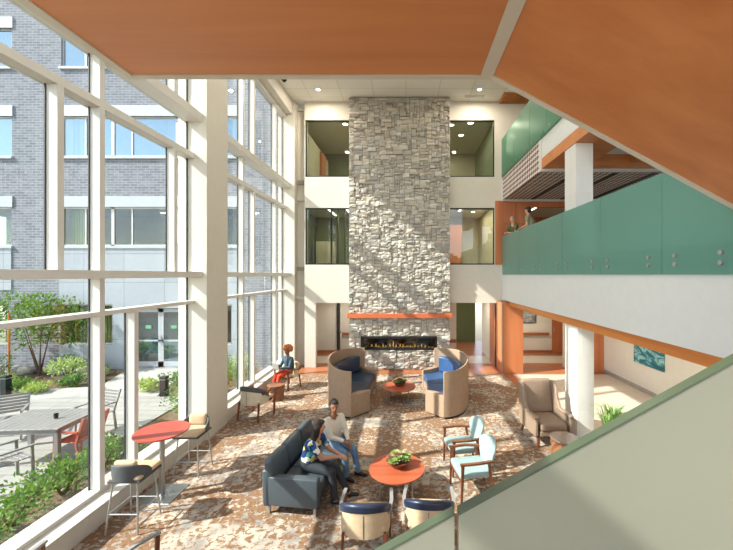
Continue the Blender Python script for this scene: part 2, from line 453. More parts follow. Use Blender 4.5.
for k, (x, y) in enumerate(((2.75, 14.9), (2.55, 16.2), (1.95, 15.1), (1.9, 17.6))):
    down(x, y, 10.05, .12, ['large bright downlight near the glass', 'bright downlight below and behind the largest', 'small downlight at the left near the glass', 'farthest small downlight'][k] + ', behind the upper right window', 'downlights behind the upper right window', 18)
for k, (x, y) in enumerate(((1.9, 15.0), (3.0, 14.8), (3.1, 16.2))):
    down(x, y, 6.5, .1, ['leftmost', 'nearest right', 'farther right'][k] + ' round downlight behind the lower right window beside the stone chimney', 'downlights behind the lower right window', 16)
def linear(x, y, z, l, ax, label, group, power=25):
    t = thing('linear_light', (x, y, z), 0, label, 'ceiling light', group)
    a, b = (l / 2, .05) if ax == 'x' else (.05, l / 2)
    box('housing', M['white_band'], -a - .02, a + .02, -b - .02, b + .02, -.04, 0, t)
    box('diffuser', M['lamp_soft'], -a, a, -b, b, -.05, -.04, t)
    L = light(x, y, z - .09, power, .3); return t
linear(-2.6, 16.0, 6.5, 1.6, 'y', 'linear ceiling light behind the lower left window, right one', 'linear lights of the lower left room')
linear(-3.4, 16.2, 6.5, 1.6, 'y', 'linear ceiling light behind the lower left window, left one', 'linear lights of the lower left room')
linear(2.4, 15.4, 6.5, .9, 'y', 'short linear ceiling light behind the lower right window', None)
linear(5.55, 15.2, 6.5, 1.6, 'y', 'white linear ceiling light in the room behind the two people on the balcony', None, 35)
# furniture of the rooms behind the glass
def cupboard(name, loc, w, d, h, m, label, shelves=0):
    t = thing(name, loc, 0, label, 'cabinet')
    MB().box(-w / 2, w / 2, 0, d, 0, .08).box(-w / 2, w / 2, 0, d, .08, h).build('body', m, t)
    for k in range(2): box('door', M['wood_wall'] if m is M['white'] else m, -w / 2 + k * w / 2 + .01, -w / 2 + (k + 1) * w / 2 - .01, -.02, -.001, .1, h - .02, t, bevel=.004)
    for k in range(2): MB().tube([((k - .5) * .1, -.045, h * .45), ((k - .5) * .1, -.045, h * .6)], .008).build('handle', M['steel'], t)
    return t
cupboard('cupboard', (-3.9, 16.9, 3.9), .9, .5, 1.3, M['beige_room'], 'low beige cupboard inside the lower left window room')
cupboard('cupboard', (2.1, 16.9, 3.9), 1.2, .5, 2.1, M['wood_wall'], 'tall wooden cupboard inside the lower right window room')
mb = MB()
for k in range(5): mb.box(-3.35 + k * .3, -3.31 + k * .3, 15.55, 15.65, 3.9, 6.5)
tag(mb.build('slatted_screen', M['green_wall']), 'dark green slatted screen standing inside the lower left window room', 'screen')
# upper rooms partition beam and door
struct(MB().box(-4.6, -4.0, 14.4, 18, 7.3, 9.4).build('wall_left', M['beige_room']))
d = struct(MB().box(-3.98, -3.9, 16.2, 17.1, 7.3, 9.3).build('door_1', M['wood_wall']))
struct(box('door_2', M['wood_wall'], 1.35, 1.42, 16.6, 17.5, 7.3, 9.35))

# ------------------------------------------------------------------ ground floor corridor behind the back wall
struct(MB().box(-4.9, 2.05, 16.2, 16.35, 0, 2.9).box(1.7, 2.05, YB + .7, YB + .85, 0, 2.9).build('wall_rear', M['white']))
struct(MB().box(2.05, 3.7, 18.7, 18.85, 0, 2.9).build('wall_rear', M['green_wall']))
struct(MB().box(4.1, 6.75, 16.2, 16.35, 0, 2.9).box(3.55, 4.25, 14.66, 16.35, 0, 2.9).build('wall_rear', M['white']))
struct(box('ceiling', M['room_ceiling'], -4.9, 7.6, YB + .2, 19, 2.62, 2.75))
struct(box('wall_left', M['white'], -5.0, -4.9, YB + .2, 19, 0, 2.62))
struct(box('door_3', M['dark'], -3.14, -3.04, 15.9, 16.2, 0, 2.45))
d = struct(box('door_4', M['wood_wall'], 6.75, 7.35, 16.2, 16.27, 0, 2.5))
MB().tube([(6.85, 16.17, .95), (6.85, 16.17, 1.15)], .012).build('door_handle', M['steel'], d)
struct(MB().box(-4.9, 2.05, 16.17, 16.2, 0, .1).box(4.1, 6.75, 16.17, 16.2, 0, .1).build('baseboard_rear', M['wood_floor']))
def handrail(pts, label):
    t = thing('handrail', pts[0], 0, label, 'handrail')
    a = Vector(pts[0]); b = Vector(pts[1])
    MB().tube([(0, 0, 0), tuple(b - a)], 1, sq=(.035, .13)).build('rail', M['wood_floor'], t)
    for k in (.1, .5, .9):
        p = (b - a) * k
        MB().tube([tuple(p), tuple(p + Vector((0, .06, -.02)))], .012).build('bracket', M['steel'], t)
handrail([(-2.95, 16.12, .86), (-1.9, 16.12, .86)], 'handrail on the corridor wall seen through the left opening')
handrail([(1.72, 14.2, .9), (2.03, 14.2, .9)], 'short handrail on the narrow white wall right of the stone chimney')
handrail([(4.95, 16.12, .86), (6.6, 16.12, .86)], 'handrail below the grey picture in the corridor')
for x, y, p in ((-2.8, 15.0, 30), (2.7, 15.0, 28), (2.7, 17.3, 14), (5.2, 15.0, 40), (5.4, 11.4, 30), (5.6, 8.4, 30), (5.6, 5.2, 20)):  # added lamps, unseen, that brighten the corridor
    down(x, y, 2.62 if y > YB else 2.58, .09, 'added fill downlight in the ground floor corridor ceiling, unseen above the view', 'added ground floor corridor fill lights', p)

# cherry clad block at the right end of the back wall
t = struct(box('wall_portal', M['wood_wall'], 3.5, 4.25, 12.7, 14.65, 0, 2.58))
struct(MB().box(3.496, 3.5, 12.72, 14.6, 1.3, 1.306).box(3.485, 3.5, 12.69, 12.712, 0, 2.58).build('trim_3', M['steel_matte']))

# ------------------------------------------------------------------ right side: corridor wall, slabs, columns
struct(box('wall_right', M['white'], 7.3, 7.45, -4, 16.3, 0, 2.62))
struct(box('baseboard_right', M['steel_matte'], 7.27, 7.3, -4, 12.9, 0, .12))
struct(box('wall_right', M['wood_wall'], 6.2, 7.3, 12.9, 13.05, 0, 2.6))
# level two slab, white fascia, cherry strip below
struct(MB().box(3.72, 8.6, 1.45, YB, 2.62, 4.0).build('floor', M['white_cool']))
struct(MB().box(4.45, 8.6, -4.0, 1.45, 2.62, 4.0).build('ceiling', M['white_cool']))
struct(box('trim_4', M['wood_trim'], 3.74, 3.77, -2, YB - .9, 2.45, 2.6199))
struct(box('ceiling', M['room_ceiling'], 4.0, 7.3, -4, YB, 2.58, 2.62))
# level three slab
struct(MB().box(3.72, 8.6, 4.0, 9.66, 6.78, 7.7).box(3.725, 8.6, 9.74, YB, 6.5, 7.7).box(3.70, 8.6, 9.60, 9.74, 6.44, 7.7).box(3.70, 8.6, YB - .12, YB, 6.42, 7.7).build('ceiling', M['white_cool']))
mb = MB().box(3.71, 3.725, 9.78, YB - .14, 6.47, 7.34)
for k in range(4):
    x0 = 3.78 + k * 1.12
    mb.box(x0, x0 + .98, 9.8, YB - .2, 6.475, 6.5)
mb.cur = 1
for k in range(4): mb.box(3.78 + k * 1.12 + .98, 3.78 + (k + 1) * 1.12, 9.8, YB - .2, 6.46, 6.5)
tag(mb.build('lattice_ceiling', [M['lattice'], M['dark']]), 'black and pale lattice panels cladding the underside and edge of the third floor balcony', 'ceiling panels')
# cherry rimmed soffit nearer the camera
mb = MB()
mb.box(3.72, 4.15, 4.0, 9.6, 6.5, 6.78).box(4.15, 8.6, 9.25, 9.6, 6.5, 6.78).box(4.15, 4.9, 6.9, 9.25, 6.55, 6.78).box(5.9, 8.6, 6.9, 9.25, 6.55, 6.78)
mb.box(4.15, 8.6, 6.4, 6.9, 6.5, 6.78)
struct(mb.build('ceiling', M['wood_soffit'], bevel=.01))
struct(box('wall_right', M['white'], 8.6, 8.75, 1.0, 19, 2.6, 10.5))
# column, lower and upper shaft
c = tag(MB().box(3.772, 4.15, 7.72, 8.3, 0, 2.619).build('column', M['column'], bevel=.008), 'white square column standing on the ground floor beside the wing chair', 'column')
c = tag(MB().box(3.74, 4.13, 7.72, 8.25, 4.0, 6.52).build('column', M['column'], bevel=.008), 'white square column on the second floor behind the glass guard', 'column')

# ------------------------------------------------------------------ top ceiling
struct(MB().box(-4.37, 8.7, -4, YB + .2, 10.3, 10.5).build('ceiling', M['ceiling']))
struct(MB().box(-4.95, -4.37, -4, YB - .1, 9.75, 10.5).build('ceiling', M['white']))
mb = MB()
for k in range(14): mb.box(3.62 + k * .09, 3.66 + k * .09, 12.85, YB - .01, 10.2, 10.3)
tag(mb.build('slatted_ceiling_panel', M['wood_trim']), 'small cherry slatted panel on the ceiling in the far right corner', 'ceiling panel')
for k, (x, y) in enumerate([(-3.2, 8.2), (-.3, 8.2), (2.6, 8.2), (-1.8, 5.0), (1.4, 5.0), (-1.8, 1.2), (1.4, 1.2)]):  # added fill lamps out of view, lifting the shaded floor and walls
    down(x, y, 10.3, .1, 'added fill downlight on the atrium ceiling nearer the camera, unseen above the view', 'added atrium fill lights above the view', 35)
down(-3.18, 12.67, 10.3, .075, 'small round downlight in the white ceiling left of the stone chimney', 'downlights in the top ceiling', 60)
down(2.66, 12.67, 10.3, .075, 'small round downlight in the white ceiling right of the stone chimney', 'downlights in the top ceiling', 60)
tag(MB().box(2.2, 2.95, 13.1, 13.22, 10.28, 10.298).build('ceiling_vent', M['steel_matte']), 'thin slot vent in the ceiling right of the chimney top', 'vent')
t = thing('security_camera', (-4.18, 12.0, 10.3), 0, 'small black dome camera on the ceiling above the far windows', 'camera')
MB().lathe([(.09, 0), (.09, -.03), (0, -.03)], 16).build('base', M['dark'], t)
MB().sphere((0, 0, -.035), (.065, .065, .07)).build('dome', M['black'], t, smooth=True)

# ------------------------------------------------------------------ curtain wall on the left
def pier(y0, y1):
    struct(MB().box(-4.95, -4.33, y0, y1, 0, 10.3).build('wall_left', M['white'], bevel=.006))
pier(7.61, 8.5); pier(1.7, 2.6); pier(-4.0, -3.3)
D0, D1 = -4.83, -4.6
def bay(n, ya, yb, full, mid, low):
    """ya..yb; full mullions run over the whole height, mid start at the eye level transom, low stand below 3.0"""
    w = struct(MB().box(-4.95, -4.38, ya, yb, 0, .27).build('window_%d' % n, M['sill'], bevel=.006))
    box('sill', M['sill'], -4.95, -4.36, ya, yb, .271, .30, w, bevel=.004)
    def bar(name, m, x0, x1, y0, y1, z0, z1): return box(name, m, x0, x1, y0, y1, z0, z1, w, bevel=.004)
    bar('transom', M['mullion'], D0, -4.43, ya, yb, 3.54, 3.66)
    bar('transom', M['mullion'], D0, D1, ya, yb, 2.97, 3.04)
    bar('transom', M['mullion'], D0, D1, ya, yb, 6.12, 6.24)
    bar('transom', M['mullion'], D0, -4.43, ya, yb, 6.92, 7.1)
    bar('transom', M['mullion'], D0, D1, ya, yb, .30, .36)
    bar('transom', M['mullion'], D0, D1, ya, yb, 9.62, 9.76)
    def mull(y, z0, z1, wd=.09):
        bar('mullion', M['mullion'], D0 + .08, D1, y, y + wd, z0, z1)
        box('gasket', M['gasket'], WX - .016, WX - .0005, y - .015, y + wd + .015, z0, z1, w)
    for y in full:
        mull(y, .36, 2.97); mull(y, 3.04, 3.54); mull(y, 3.66, 6.12); mull(y, 6.24, 6.92); mull(y, 7.1, 9.68)
    for y in mid: mull(y, 3.66, 6.12); mull(y, 7.1, 9.68)
    for y in low: mull(y, .36, 2.97)
    for y in (ya, yb - .03): bar('jamb', M['gasket'], WX - .016, WX + .006, y, y + .03, .36, 9.68)
    cuts = lambda L: sorted([ya] + list(L) + [yb])
    for z0, z1, L in ((.33, 3.0, list(full) + list(low)), (3.0, 3.6, full), (3.6, 6.18, list(full) + list(mid)), (6.18, 7.0, full), (7.0, 9.72, list(full) + list(mid))):
        c = cuts(L)
        for a, b in zip(c, c[1:]):
            a2 = a + (.045 if a != ya else .03); b2 = b + (.045 if b != yb else -.03)
            box('glass', M['glass'], WX - .012, WX, a2, b2, z0, z1, w)
bay(1, 2.6, 7.61, [3.3, 5.26], [4.62, 6.95], [5.93])
bay(2, 8.5, YB - .12, [9.88, 12.35], [10.6], [10.6])
bay(7, -3.3, 1.7, [-1.3, .4], [], [])

# ------------------------------------------------------------------ chimney of split stone
SX0, SX1, SY, SYB = -2.15, 1.66, 13.2, YB
rng = random.Random(3)
fx0, fx1, fz0, fz1 = -1.66, 1.13, .77, 1.23
mb = MB().box(SX0 + .03, SX1 - .03, SY + .05, YB - .002, 0, fz0).box(SX0 + .03, SX1 - .03, SY + .05, YB - .002, fz1, 10.29)
mb.box(SX0 + .03, fx0, SY + .05, YB - .002, fz0, fz1).box(fx1, SX1 - .03, SY + .05, YB - .002, fz0, fz1)
core = mb
root = thing('stone_chimney', ((SX0 + SX1) / 2, SY + .15, 0), 0, 'full height chimney breast of pale split stone with a long gas fireplace', 'fireplace')
def world_child(o):
    o.parent = root; o.matrix_parent_inverse = Matrix.Translation(-Vector(root.location)); return o
world_child(core.build('backing', M['chimney_core']))
tints = [(.50, .46, .40), (.56, .52, .46), (.44, .41, .36), (.62, .58, .51), (.50, .48, .44), (.54, .48, .40), (.42, .39, .35), (.58, .53, .45)]
def tint():
    k = rng.uniform(.9, 1.1); return tuple(c * k for c in rng.choice(tints))
st = MB()
def stone(x0, x1, z0, z1):
    g = .006; x0 += g; x1 -= g; z0 += g; z1 -= g
    if x1 - x0 < .02 or z1 - z0 < .02: return
    st.col = tint()
    d = rng.uniform(.0, .075); nx = max(2, int((x1 - x0) / .07)); nz = 3 if z1 - z0 > .07 else 2
    tx = rng.uniform(-.05, .05); tz = rng.uniform(-.12, .12)
    vs = []
    for k in range(nz + 1):
        for i in range(nx + 1):
            u, w = i / nx, k / nz
            edge = min(1, min(u, 1 - u) * nx * .8) * min(1, min(w, 1 - w) * nz * .8)
            y = SY + .05 - d - .012 - edge * .02 + (u - .5) * tx * .4 + (w - .5) * tz * .3 + rng.uniform(-.009, .009)
            vs.append((x0 + u * (x1 - x0) + rng.uniform(-.004, .004), min(y, SY + .048), z0 + w * (z1 - z0) + rng.uniform(-.004, .004)))
    fs = [(k * (nx + 1) + i, k * (nx + 1) + i + 1, (k + 1) * (nx + 1) + i + 1, (k + 1) * (nx + 1) + i) for k in range(nz) for i in range(nx)]
    b = len(vs)
    ring = [i for i in range(nx + 1)] + [k * (nx + 1) + nx for k in range(1, nz + 1)] + [nz * (nx + 1) + i for i in range(nx - 1, -1, -1)] + [k * (nx + 1) for k in range(nz - 1, 0, -1)]
    for i in ring: vs.append((vs[i][0], SY + .06, vs[i][2]))
    n = len(ring)
    for a in range(n): fs.append((ring[a], b + a, b + (a + 1) % n, ring[(a + 1) % n]))
    st.add(vs, fs)
# random ashlar: fill a fine grid with rectangles of mixed sizes
GX, GZ = .064, .058
NX = int(round((SX1 - SX0) / GX)); NZ = int(10.29 / GZ); GX = (SX1 - SX0) / NX
occ = [[False] * NZ for _ in range(NX)]
for j in range(NZ):
    for i in range(NX):
        xa, za = SX0 + i * GX, j * GZ
        if fx0 - .02 < xa + GX / 2 < fx1 + .02 and fz0 - .01 < za + GZ / 2 < fz1 + .02: occ[i][j] = True
for j in range(NZ):
    for i in range(NX):
        if occ[i][j]: continue
        w = rng.choice((2, 3, 3, 4, 4, 5, 6)); h = rng.choice((1, 2, 2, 2, 3, 3))
        k = 0
        while k < w and i + k < NX and not occ[i + k][j]: k += 1
        w = k
        m = 0
        while m < h and j + m < NZ and all(not occ[i + a][j + m] for a in range(w)): m += 1
        h = m
        for a in range(w):
            for b in range(h): occ[i + a][j + b] = True
        stone(SX0 + i * GX, SX0 + (i + w) * GX, j * GZ, (j + h) * GZ)
# returns of the chimney
world_child(st.build('stone_facing', M['stone'], colors=True))
for xs in (SX0, SX1 - .03):
    z = 0; sd = MB()
    while z < 10.2:
        h = rng.choice((.08, .12, .16)); h = min(h, 10.29 - z)
        sd.col = tint(); e = rng.uniform(0, .012)
        sd.box(xs - (e if xs == SX0 else 0), xs + .03 + (0 if xs == SX0 else e), SY + .05, YB - .003, z + .004, z + h - .004); z += h
    world_child(sd.build('side_facing', M['stone'], colors=True))
world_child(box('mantel', M['wood_mantel'], SX0 - .06, SX1 + .08, SY - .16, SY + .05, 1.97, 2.13, bevel=.006))
# gas fire
world_child(MB().box(fx0 - .04, fx1 + .04, SY - .02, SY + .03, fz1 - .05, fz1 + .01).box(fx0 - .04, fx1 + .04, SY - .02, SY + .03, fz0 - .01, fz0 + .05)
            .box(fx0 - .04, fx0 + .02, SY - .02, SY + .03, fz0, fz1).box(fx1 - .02, fx1 + .04, SY - .02, SY + .03, fz0, fz1).build('fire_surround', M['dark'], bevel=.004))
world_child(MB().box(fx0, fx1, YB - .06, YB - .01, fz0, fz1).box(fx0, fx1, SY + .03, YB - .06, fz0, fz0 + .04).box(fx0, fx1, SY + .03, YB - .06, fz1 - .04, fz1).build('firebox', M['black']))
em = MB()
for k in range(150):
    x = rng.uniform(fx0 + .1, fx1 - .1); r = rng.uniform(.015, .035)
    em.sphere((x, SY + rng.uniform(.08, .2), fz0 + .05 + r * .6), (r, r, r * .8), 7, 5)
tag(world_child(em.build('fire_glass_pebbles', plain('pebbles', (150, 130, 100), .2))), kind='stuff')
def flamem():
    t = NT('flame'); e = t.node('Emission', {'Color': srgb(255, 176, 84), 'Strength': 1.3}); tr = t.node('BsdfTransparent')
    m = t.node('MixShader', {0: .55}); t.l.new(tr.outputs[0], m.inputs[1]); t.l.new(e.outputs[0], m.inputs[2]); t.l.new(m.outputs[0], t.out.inputs[0]); return t.m
FL = flamem()
for k in range(16):
    x = fx0 + .35 + k * .135 + rng.uniform(-.04, .04); h = rng.uniform(.06, .2) * (1.3 if 5 < k < 10 else .8); y = SY + .14
    f = MB().lathe([(.004, 0), (.024, h * .2), (.02, h * .45), (.008, h * .8), (0, h)], 8, 0, 0, Matrix.Translation((x, y, fz0 + .07)))
    world_child(f.build('flame', FL, smooth=True))
world_child(box('fire_glass', M['inglass'], fx0, fx1, SY + .02, SY + .026, fz0 + .05, fz1 - .05))
# ------------------------------------------------------------------ glass guards
def guard(name, label, x, ys, z0, z1, mat, studs, edge):
    g = thing(name, (x, ys[0], z0), 0, label, 'glass guard')
    for a, b in zip(ys, ys[1:]):
        p = MB().box(-.016, .0, a - ys[0] + .008, b - ys[0] - .008, 0, z1 - z0).build('glass_panel', mat, g, bevel=.002)
        if studs:
            for yy in (a - ys[0] + .26, b - ys[0] - .26):
                for zz in studs:
                    MB().tube([(-.045, yy, zz - z0), (.02, yy, zz - z0)], .028, 14).build('standoff', M['steel_matte'], p)
    return g
guard('glass_guard', 'frosted teal glass guard along the edge of the second floor balcony', 3.70, [3.82, 5.04, 6.64, 8.25, 9.8, 11.46, 13.4], 3.60, 5.06, M['teal'], (3.74, 3.86), M['teal_edge'])
guard('glass_guard', 'deep green glass guard along the edge of the third floor balcony', 3.685, [6.4, 7.9, 9.15, 10.4, 11.9, 13.45], 7.32, 8.78, M['teal_dark'], (7.42,), M['teal_edge'])

# ------------------------------------------------------------------ upper stair over the camera
t = thing('upper_staircase', (-1.0, 3.7, 5.7), 0, 'cherry panelled underside of the upper stair landing and flight overhead', 'staircase')
def wc(o): o.parent = t; o.matrix_parent_inverse = Matrix.Translation(-Vector(t.location)); return o
LY0, LY1, LZ = 1.9, 3.75, 5.73
LX0, LX1 = -2.99, .92
tr = .10
wc(box('landing', M['white_cool'], LX0 + .02, LX1, LY0, LY1, LZ + .02, LZ + .34))
wc(box('soffit_panel', M['wood_soffit'], LX0 + .09, LX1 - .13, LY0 + .05, LY1 - .05, LZ - .015, LZ + .02))
wc(MB().box(LX0, LX0 + .09, LY0, LY1 + .02, LZ - .03, LZ + .36).box(LX0 + .09, LX1 - .13, LY1 - .05, LY1 + .02, LZ - .03, LZ + .36).build('edge_trim', M['white'], bevel=.004))
wc(box('edge_trim', M['white'], LX1 - .13, LX1, LY0, LY1 + .02, LZ - .03, LZ + .02))
sl = .54
X0, X1 = LX1, 4.72
def zz(x): return LZ - (x - X0) * sl
wc(MB().prism([(X0, zz(X0) + .03), (X1, zz(X1) + .03), (X1, zz(X1) + .36), (X0, zz(X0) + .36)], 'y', LY0, LY1).build('flight_slab', M['white_cool']))
wc(MB().prism([(X0, zz(X0) - .015), (X1, zz(X1) - .015), (X1, zz(X1) + .03), (X0, zz(X0) + .03)], 'y', LY0 + .05, LY1 - .05).build('soffit_panel', M['wood_flight']))
wc(MB().prism([(X0, zz(X0) - .03), (X1, zz(X1) - .03), (X1, zz(X1) + .36), (X0, zz(X0) + .36)], 'y', LY1 - .05, LY1 + .02).build('edge_trim', M['white'], bevel=.004))
stp = MB()
n = 15
for k in range(n):
    xa = X1 - k * (X1 - X0) / n; xb = X1 - (k + 1) * (X1 - X0) / n; zt = zz(xb) + .36
    stp.box(xb, xa, LY0 + .02, LY1 - .1, zz(xa) + .3, zt)
wc(stp.build('steps', M['tile']))

# ------------------------------------------------------------------ lower stair below the camera with its glass guard
t = thing('lower_staircase', (0, .6, 0), 0, 'stair flight with a frosted sage glass guard sloping up to the right in the foreground', 'staircase')
GY = 1.3
zr = lambda x: H - 275.5 / (350 / GY) + (x + .0966) * .547      # top edge of the glass
n = 22
xa0, xb0 = -2.95, 4.4
stp = MB()
for k in range(n):
    xa = xa0 + k * (xb0 - xa0) / n; xb = xa0 + (k + 1) * (xb0 - xa0) / n
    zt = max(.05, zr(xa) - 1.02); stp.box(xa, xb + .02, -.45, GY - .06, zt - .2, zt)
wc(stp.build('steps', M['tile']))
wc(MB().prism([(xa0 + .2, 0), (xb0, zr(xb0) - 1.45), (xb0, zr(xb0) - .98), (xa0, zr(xa0) - .98), (xa0, 0)], 'y', GY - .07, GY - .02).build('stringer', M['white'], bevel=.004))
wc(MB().prism([(xa0 + .2, 0), (xb0, zr(xb0) - 1.45), (xb0, zr(xb0) - .98), (xa0, zr(xa0) - .98), (xa0, 0)], 'y', -.5, -.45).build('stringer', M['white'], bevel=.004))
js = [-2.9, -1.35, .184, 1.85, 3.4, 4.4]
for a, b in zip(js, js[1:]):
    p = wc(MB().prism([(a + .008, zr(a) - 1.2), (b - .008, zr(b) - 1.2), (b - .008, zr(b) - .0), (a + .008, zr(a) - .0)], 'y', GY - .028, GY + .010).build('glass_panel', M['sage']))
    e = MB().prism([(a + .008, zr(a) - .006), (b - .008, zr(b) - .006), (b - .008, zr(b) + .004), (a + .008, zr(a) + .004)], 'y', GY - .0295, GY + .0115).build('glass_edge', M['sage_edge'])
    e.parent = p
# ------------------------------------------------------------------ courtyard ground
def flo2(name, m, x0, x1, y0, y1, z1, z0=-.3): return struct(box(name, m, x0, x1, y0, y1, z0, z1))
flo2('ground', M['soil'], -30, -4.95, -8, 13.9, -.04)
flo2('patio', M['paver'], -12.5, -6.3, 3.2, 10.4, -.01, -.039)
struct(MB().prism([(-9.6, 10.4), (-7.4, 10.4), (-8.3, 13.45), (-10.6, 13.45)], 'z', -.039, -.005).build('path', M['path']))
struct(MB().prism([(-16.5, 8.9), (-12.5, 8.0), (-12.5, 9.6), (-9.6, 10.4), (-9.0, 11.4), (-16.5, 10.3)], 'z', -.039, -.006).build('path', M['path']))
# ------------------------------------------------------------------ building across the courtyard
FY = 13.5
B = thing('courtyard_building', (-11, FY, 0), 0, 'grey brick building across the courtyard with bands of windows', 'building')
def bc(o, par=None):
    o.parent = par or B
    if par is None: o.matrix_parent_inverse = Matrix.Translation(-Vector(B.location))
    return o
BX0, BX1 = -13.3, -6.4
lev = [(4.7, 6.2), (8.15, 9.7), (11.6, 13.1), (15.0, 16.4)]
holes = [(-11.0 - 2.3, -11.3, .9, 2.45), (-10.55, -8.5, 0, 2.3), (-8.1, -6.7, .9, 2.45), (-19, -15.3, .9, 2.45)]
for z0, z1 in lev: holes += [(BX0, BX1, z0, z1), (-19.5, -15.2, z0, z1)]
mb = MB(); wall_holes(mb, 'y', FY, FY + .35, -26, -4.96, -.3, 17.5, holes)
bc(mb.build('brick_wall', M['brick']))
mb = MB()
wall_holes(mb, 'y', FY - .03, FY - .001, BX0 - .05, BX1 + .05, -.04, 4.68, [(-13.3, -11.3, .9, 2.45), (-10.55, -8.5, -.1, 2.3), (-8.1, -6.7, .9, 2.45)])
wall_holes(mb, 'y', FY - .03, FY - .001, -19.5, -15.2, 3.0, 4.68, [])
bc(mb.build('cladding_panel', M['panel_grey']))
mb = MB()
for z0, z1 in lev:
    for a, b in ((BX0, BX1), (-19.5, -15.2)):
        mb.box(a - .05, b + .05, FY - .04, FY - .001, z1, z1 + .42); mb.box(a - .05, b + .05, FY - .07, FY - .001, z0 - .09, z0)
bc(mb.build('lintel_band', M['white_band']))
blind = plain('window_blind', (196, 200, 196), .8)
curt = plain('green_curtain', (128, 142, 70), .8)
def fwin(x0, x1, z0, z1, bars, mat):
    f = MB().box(x0, x1, FY + .05, FY + .12, z0, z0 + .06).box(x0, x1, FY + .05, FY + .12, z1 - .06, z1).box(x0, x0 + .06, FY + .05, FY + .12, z0, z1).box(x1 - .06, x1, FY + .05, FY + .12, z0, z1)
    for b in bars: f.box(b - .03, b + .03, FY + .05, FY + .12, z0 + .06, z1 - .06)
    f = bc(f.build('window', M['steel_matte']))
    bc(box('pane', mat, x0 + .05, x1 - .05, FY + .08, FY + .1, z0 + .05, z1 - .05), f)
    return f
for z0, z1 in lev:
    for a, b, bars in ((-13.3, -11.35, (-12.4,)), (-11.35, -8.85, (-10.6,)), (-8.85, -6.4, (-7.7,)), (-19.5, -17.3, (-18.4,)), (-17.3, -15.2, (-16.2,))):
        fwin(a, b, z0, z1, bars, M['winrefl'] if z0 > 5 else M['inglass'])
fwin(-13.3, -11.3, .9, 2.45, (-12.3,), M['inglass']); fwin(-8.1, -6.7, .9, 2.45, (-7.4,), M['inglass']); fwin(-19, -15.3, .9, 2.45, (-17,), M['inglass'])
# rooms behind the clear windows (level two and ground)
bc(MB().box(-20, -5, FY + 4, FY + 4.1, 0, 6.6).box(-20, -5.2, FY + .36, FY + 4, 6.45, 6.55).box(-20, -5.2, FY + .36, FY + 4, 3.4, 3.6).box(-20, -5.2, FY + .36, FY + 4, -.1, 0).build('interior', plain('dim_room', (92, 98, 96), .8)))
mb = MB()
for k in range(9): mb.box(-13.15 + k * .1, -13.09 + k * .1, FY + .3, FY + .36, 4.72, 6.15)
bc(mb.build('curtain', curt))
mb = MB()
for k in range(14): mb.box(-13.2 + k * .12, -13.12 + k * .12, FY + .3, FY + .34, .95, 2.4)
bc(mb.build('curtain', curt))
for k, (x, y) in enumerate(((-11.4, 15.0), (-10.6, 14.6), (-9.9, 15.3), (-9.2, 14.7), (-11.2, 16.2), (-10.2, 16.4))):
    t = down(x, y, 6.45, .14, 'bright round downlight glowing behind the second floor window across the courtyard', 'downlights across the courtyard', 0)
# double door
for k, x0 in enumerate((-10.5, -9.52)):
    x1 = x0 + .97
    f = bc(MB().box(x0, x0 + .1, FY + .1, FY + .16, .02, 2.26).box(x1 - .1, x1, FY + .1, FY + .16, .02, 2.26).box(x0, x1, FY + .1, FY + .16, .02, .22).box(x0, x1, FY + .1, FY + .16, 2.14, 2.26).box(x0, x1, FY + .1, FY + .16, 1.0, 1.06).build('door', M['white_band']))
    bc(box('pane', M['winrefl'], x0 + .08, x1 - .08, FY + .12, FY + .135, .2, 2.16), f)
    hx = x1 - .06 if k == 0 else x0 + .06
    bc(MB().tube([(hx, FY + .05, .95), (hx, FY + .05, 1.25)], .014).tube([(hx, FY + .05, 1.0), (hx, FY + .1, 1.0)], .01).build('handle', M['steel']), f)
    bc(box('notice', plain('green_notice', (96, 160, 120), .6), x0 + .38, x0 + .6, FY + .10, FY + .118, 1.5, 1.62), f)

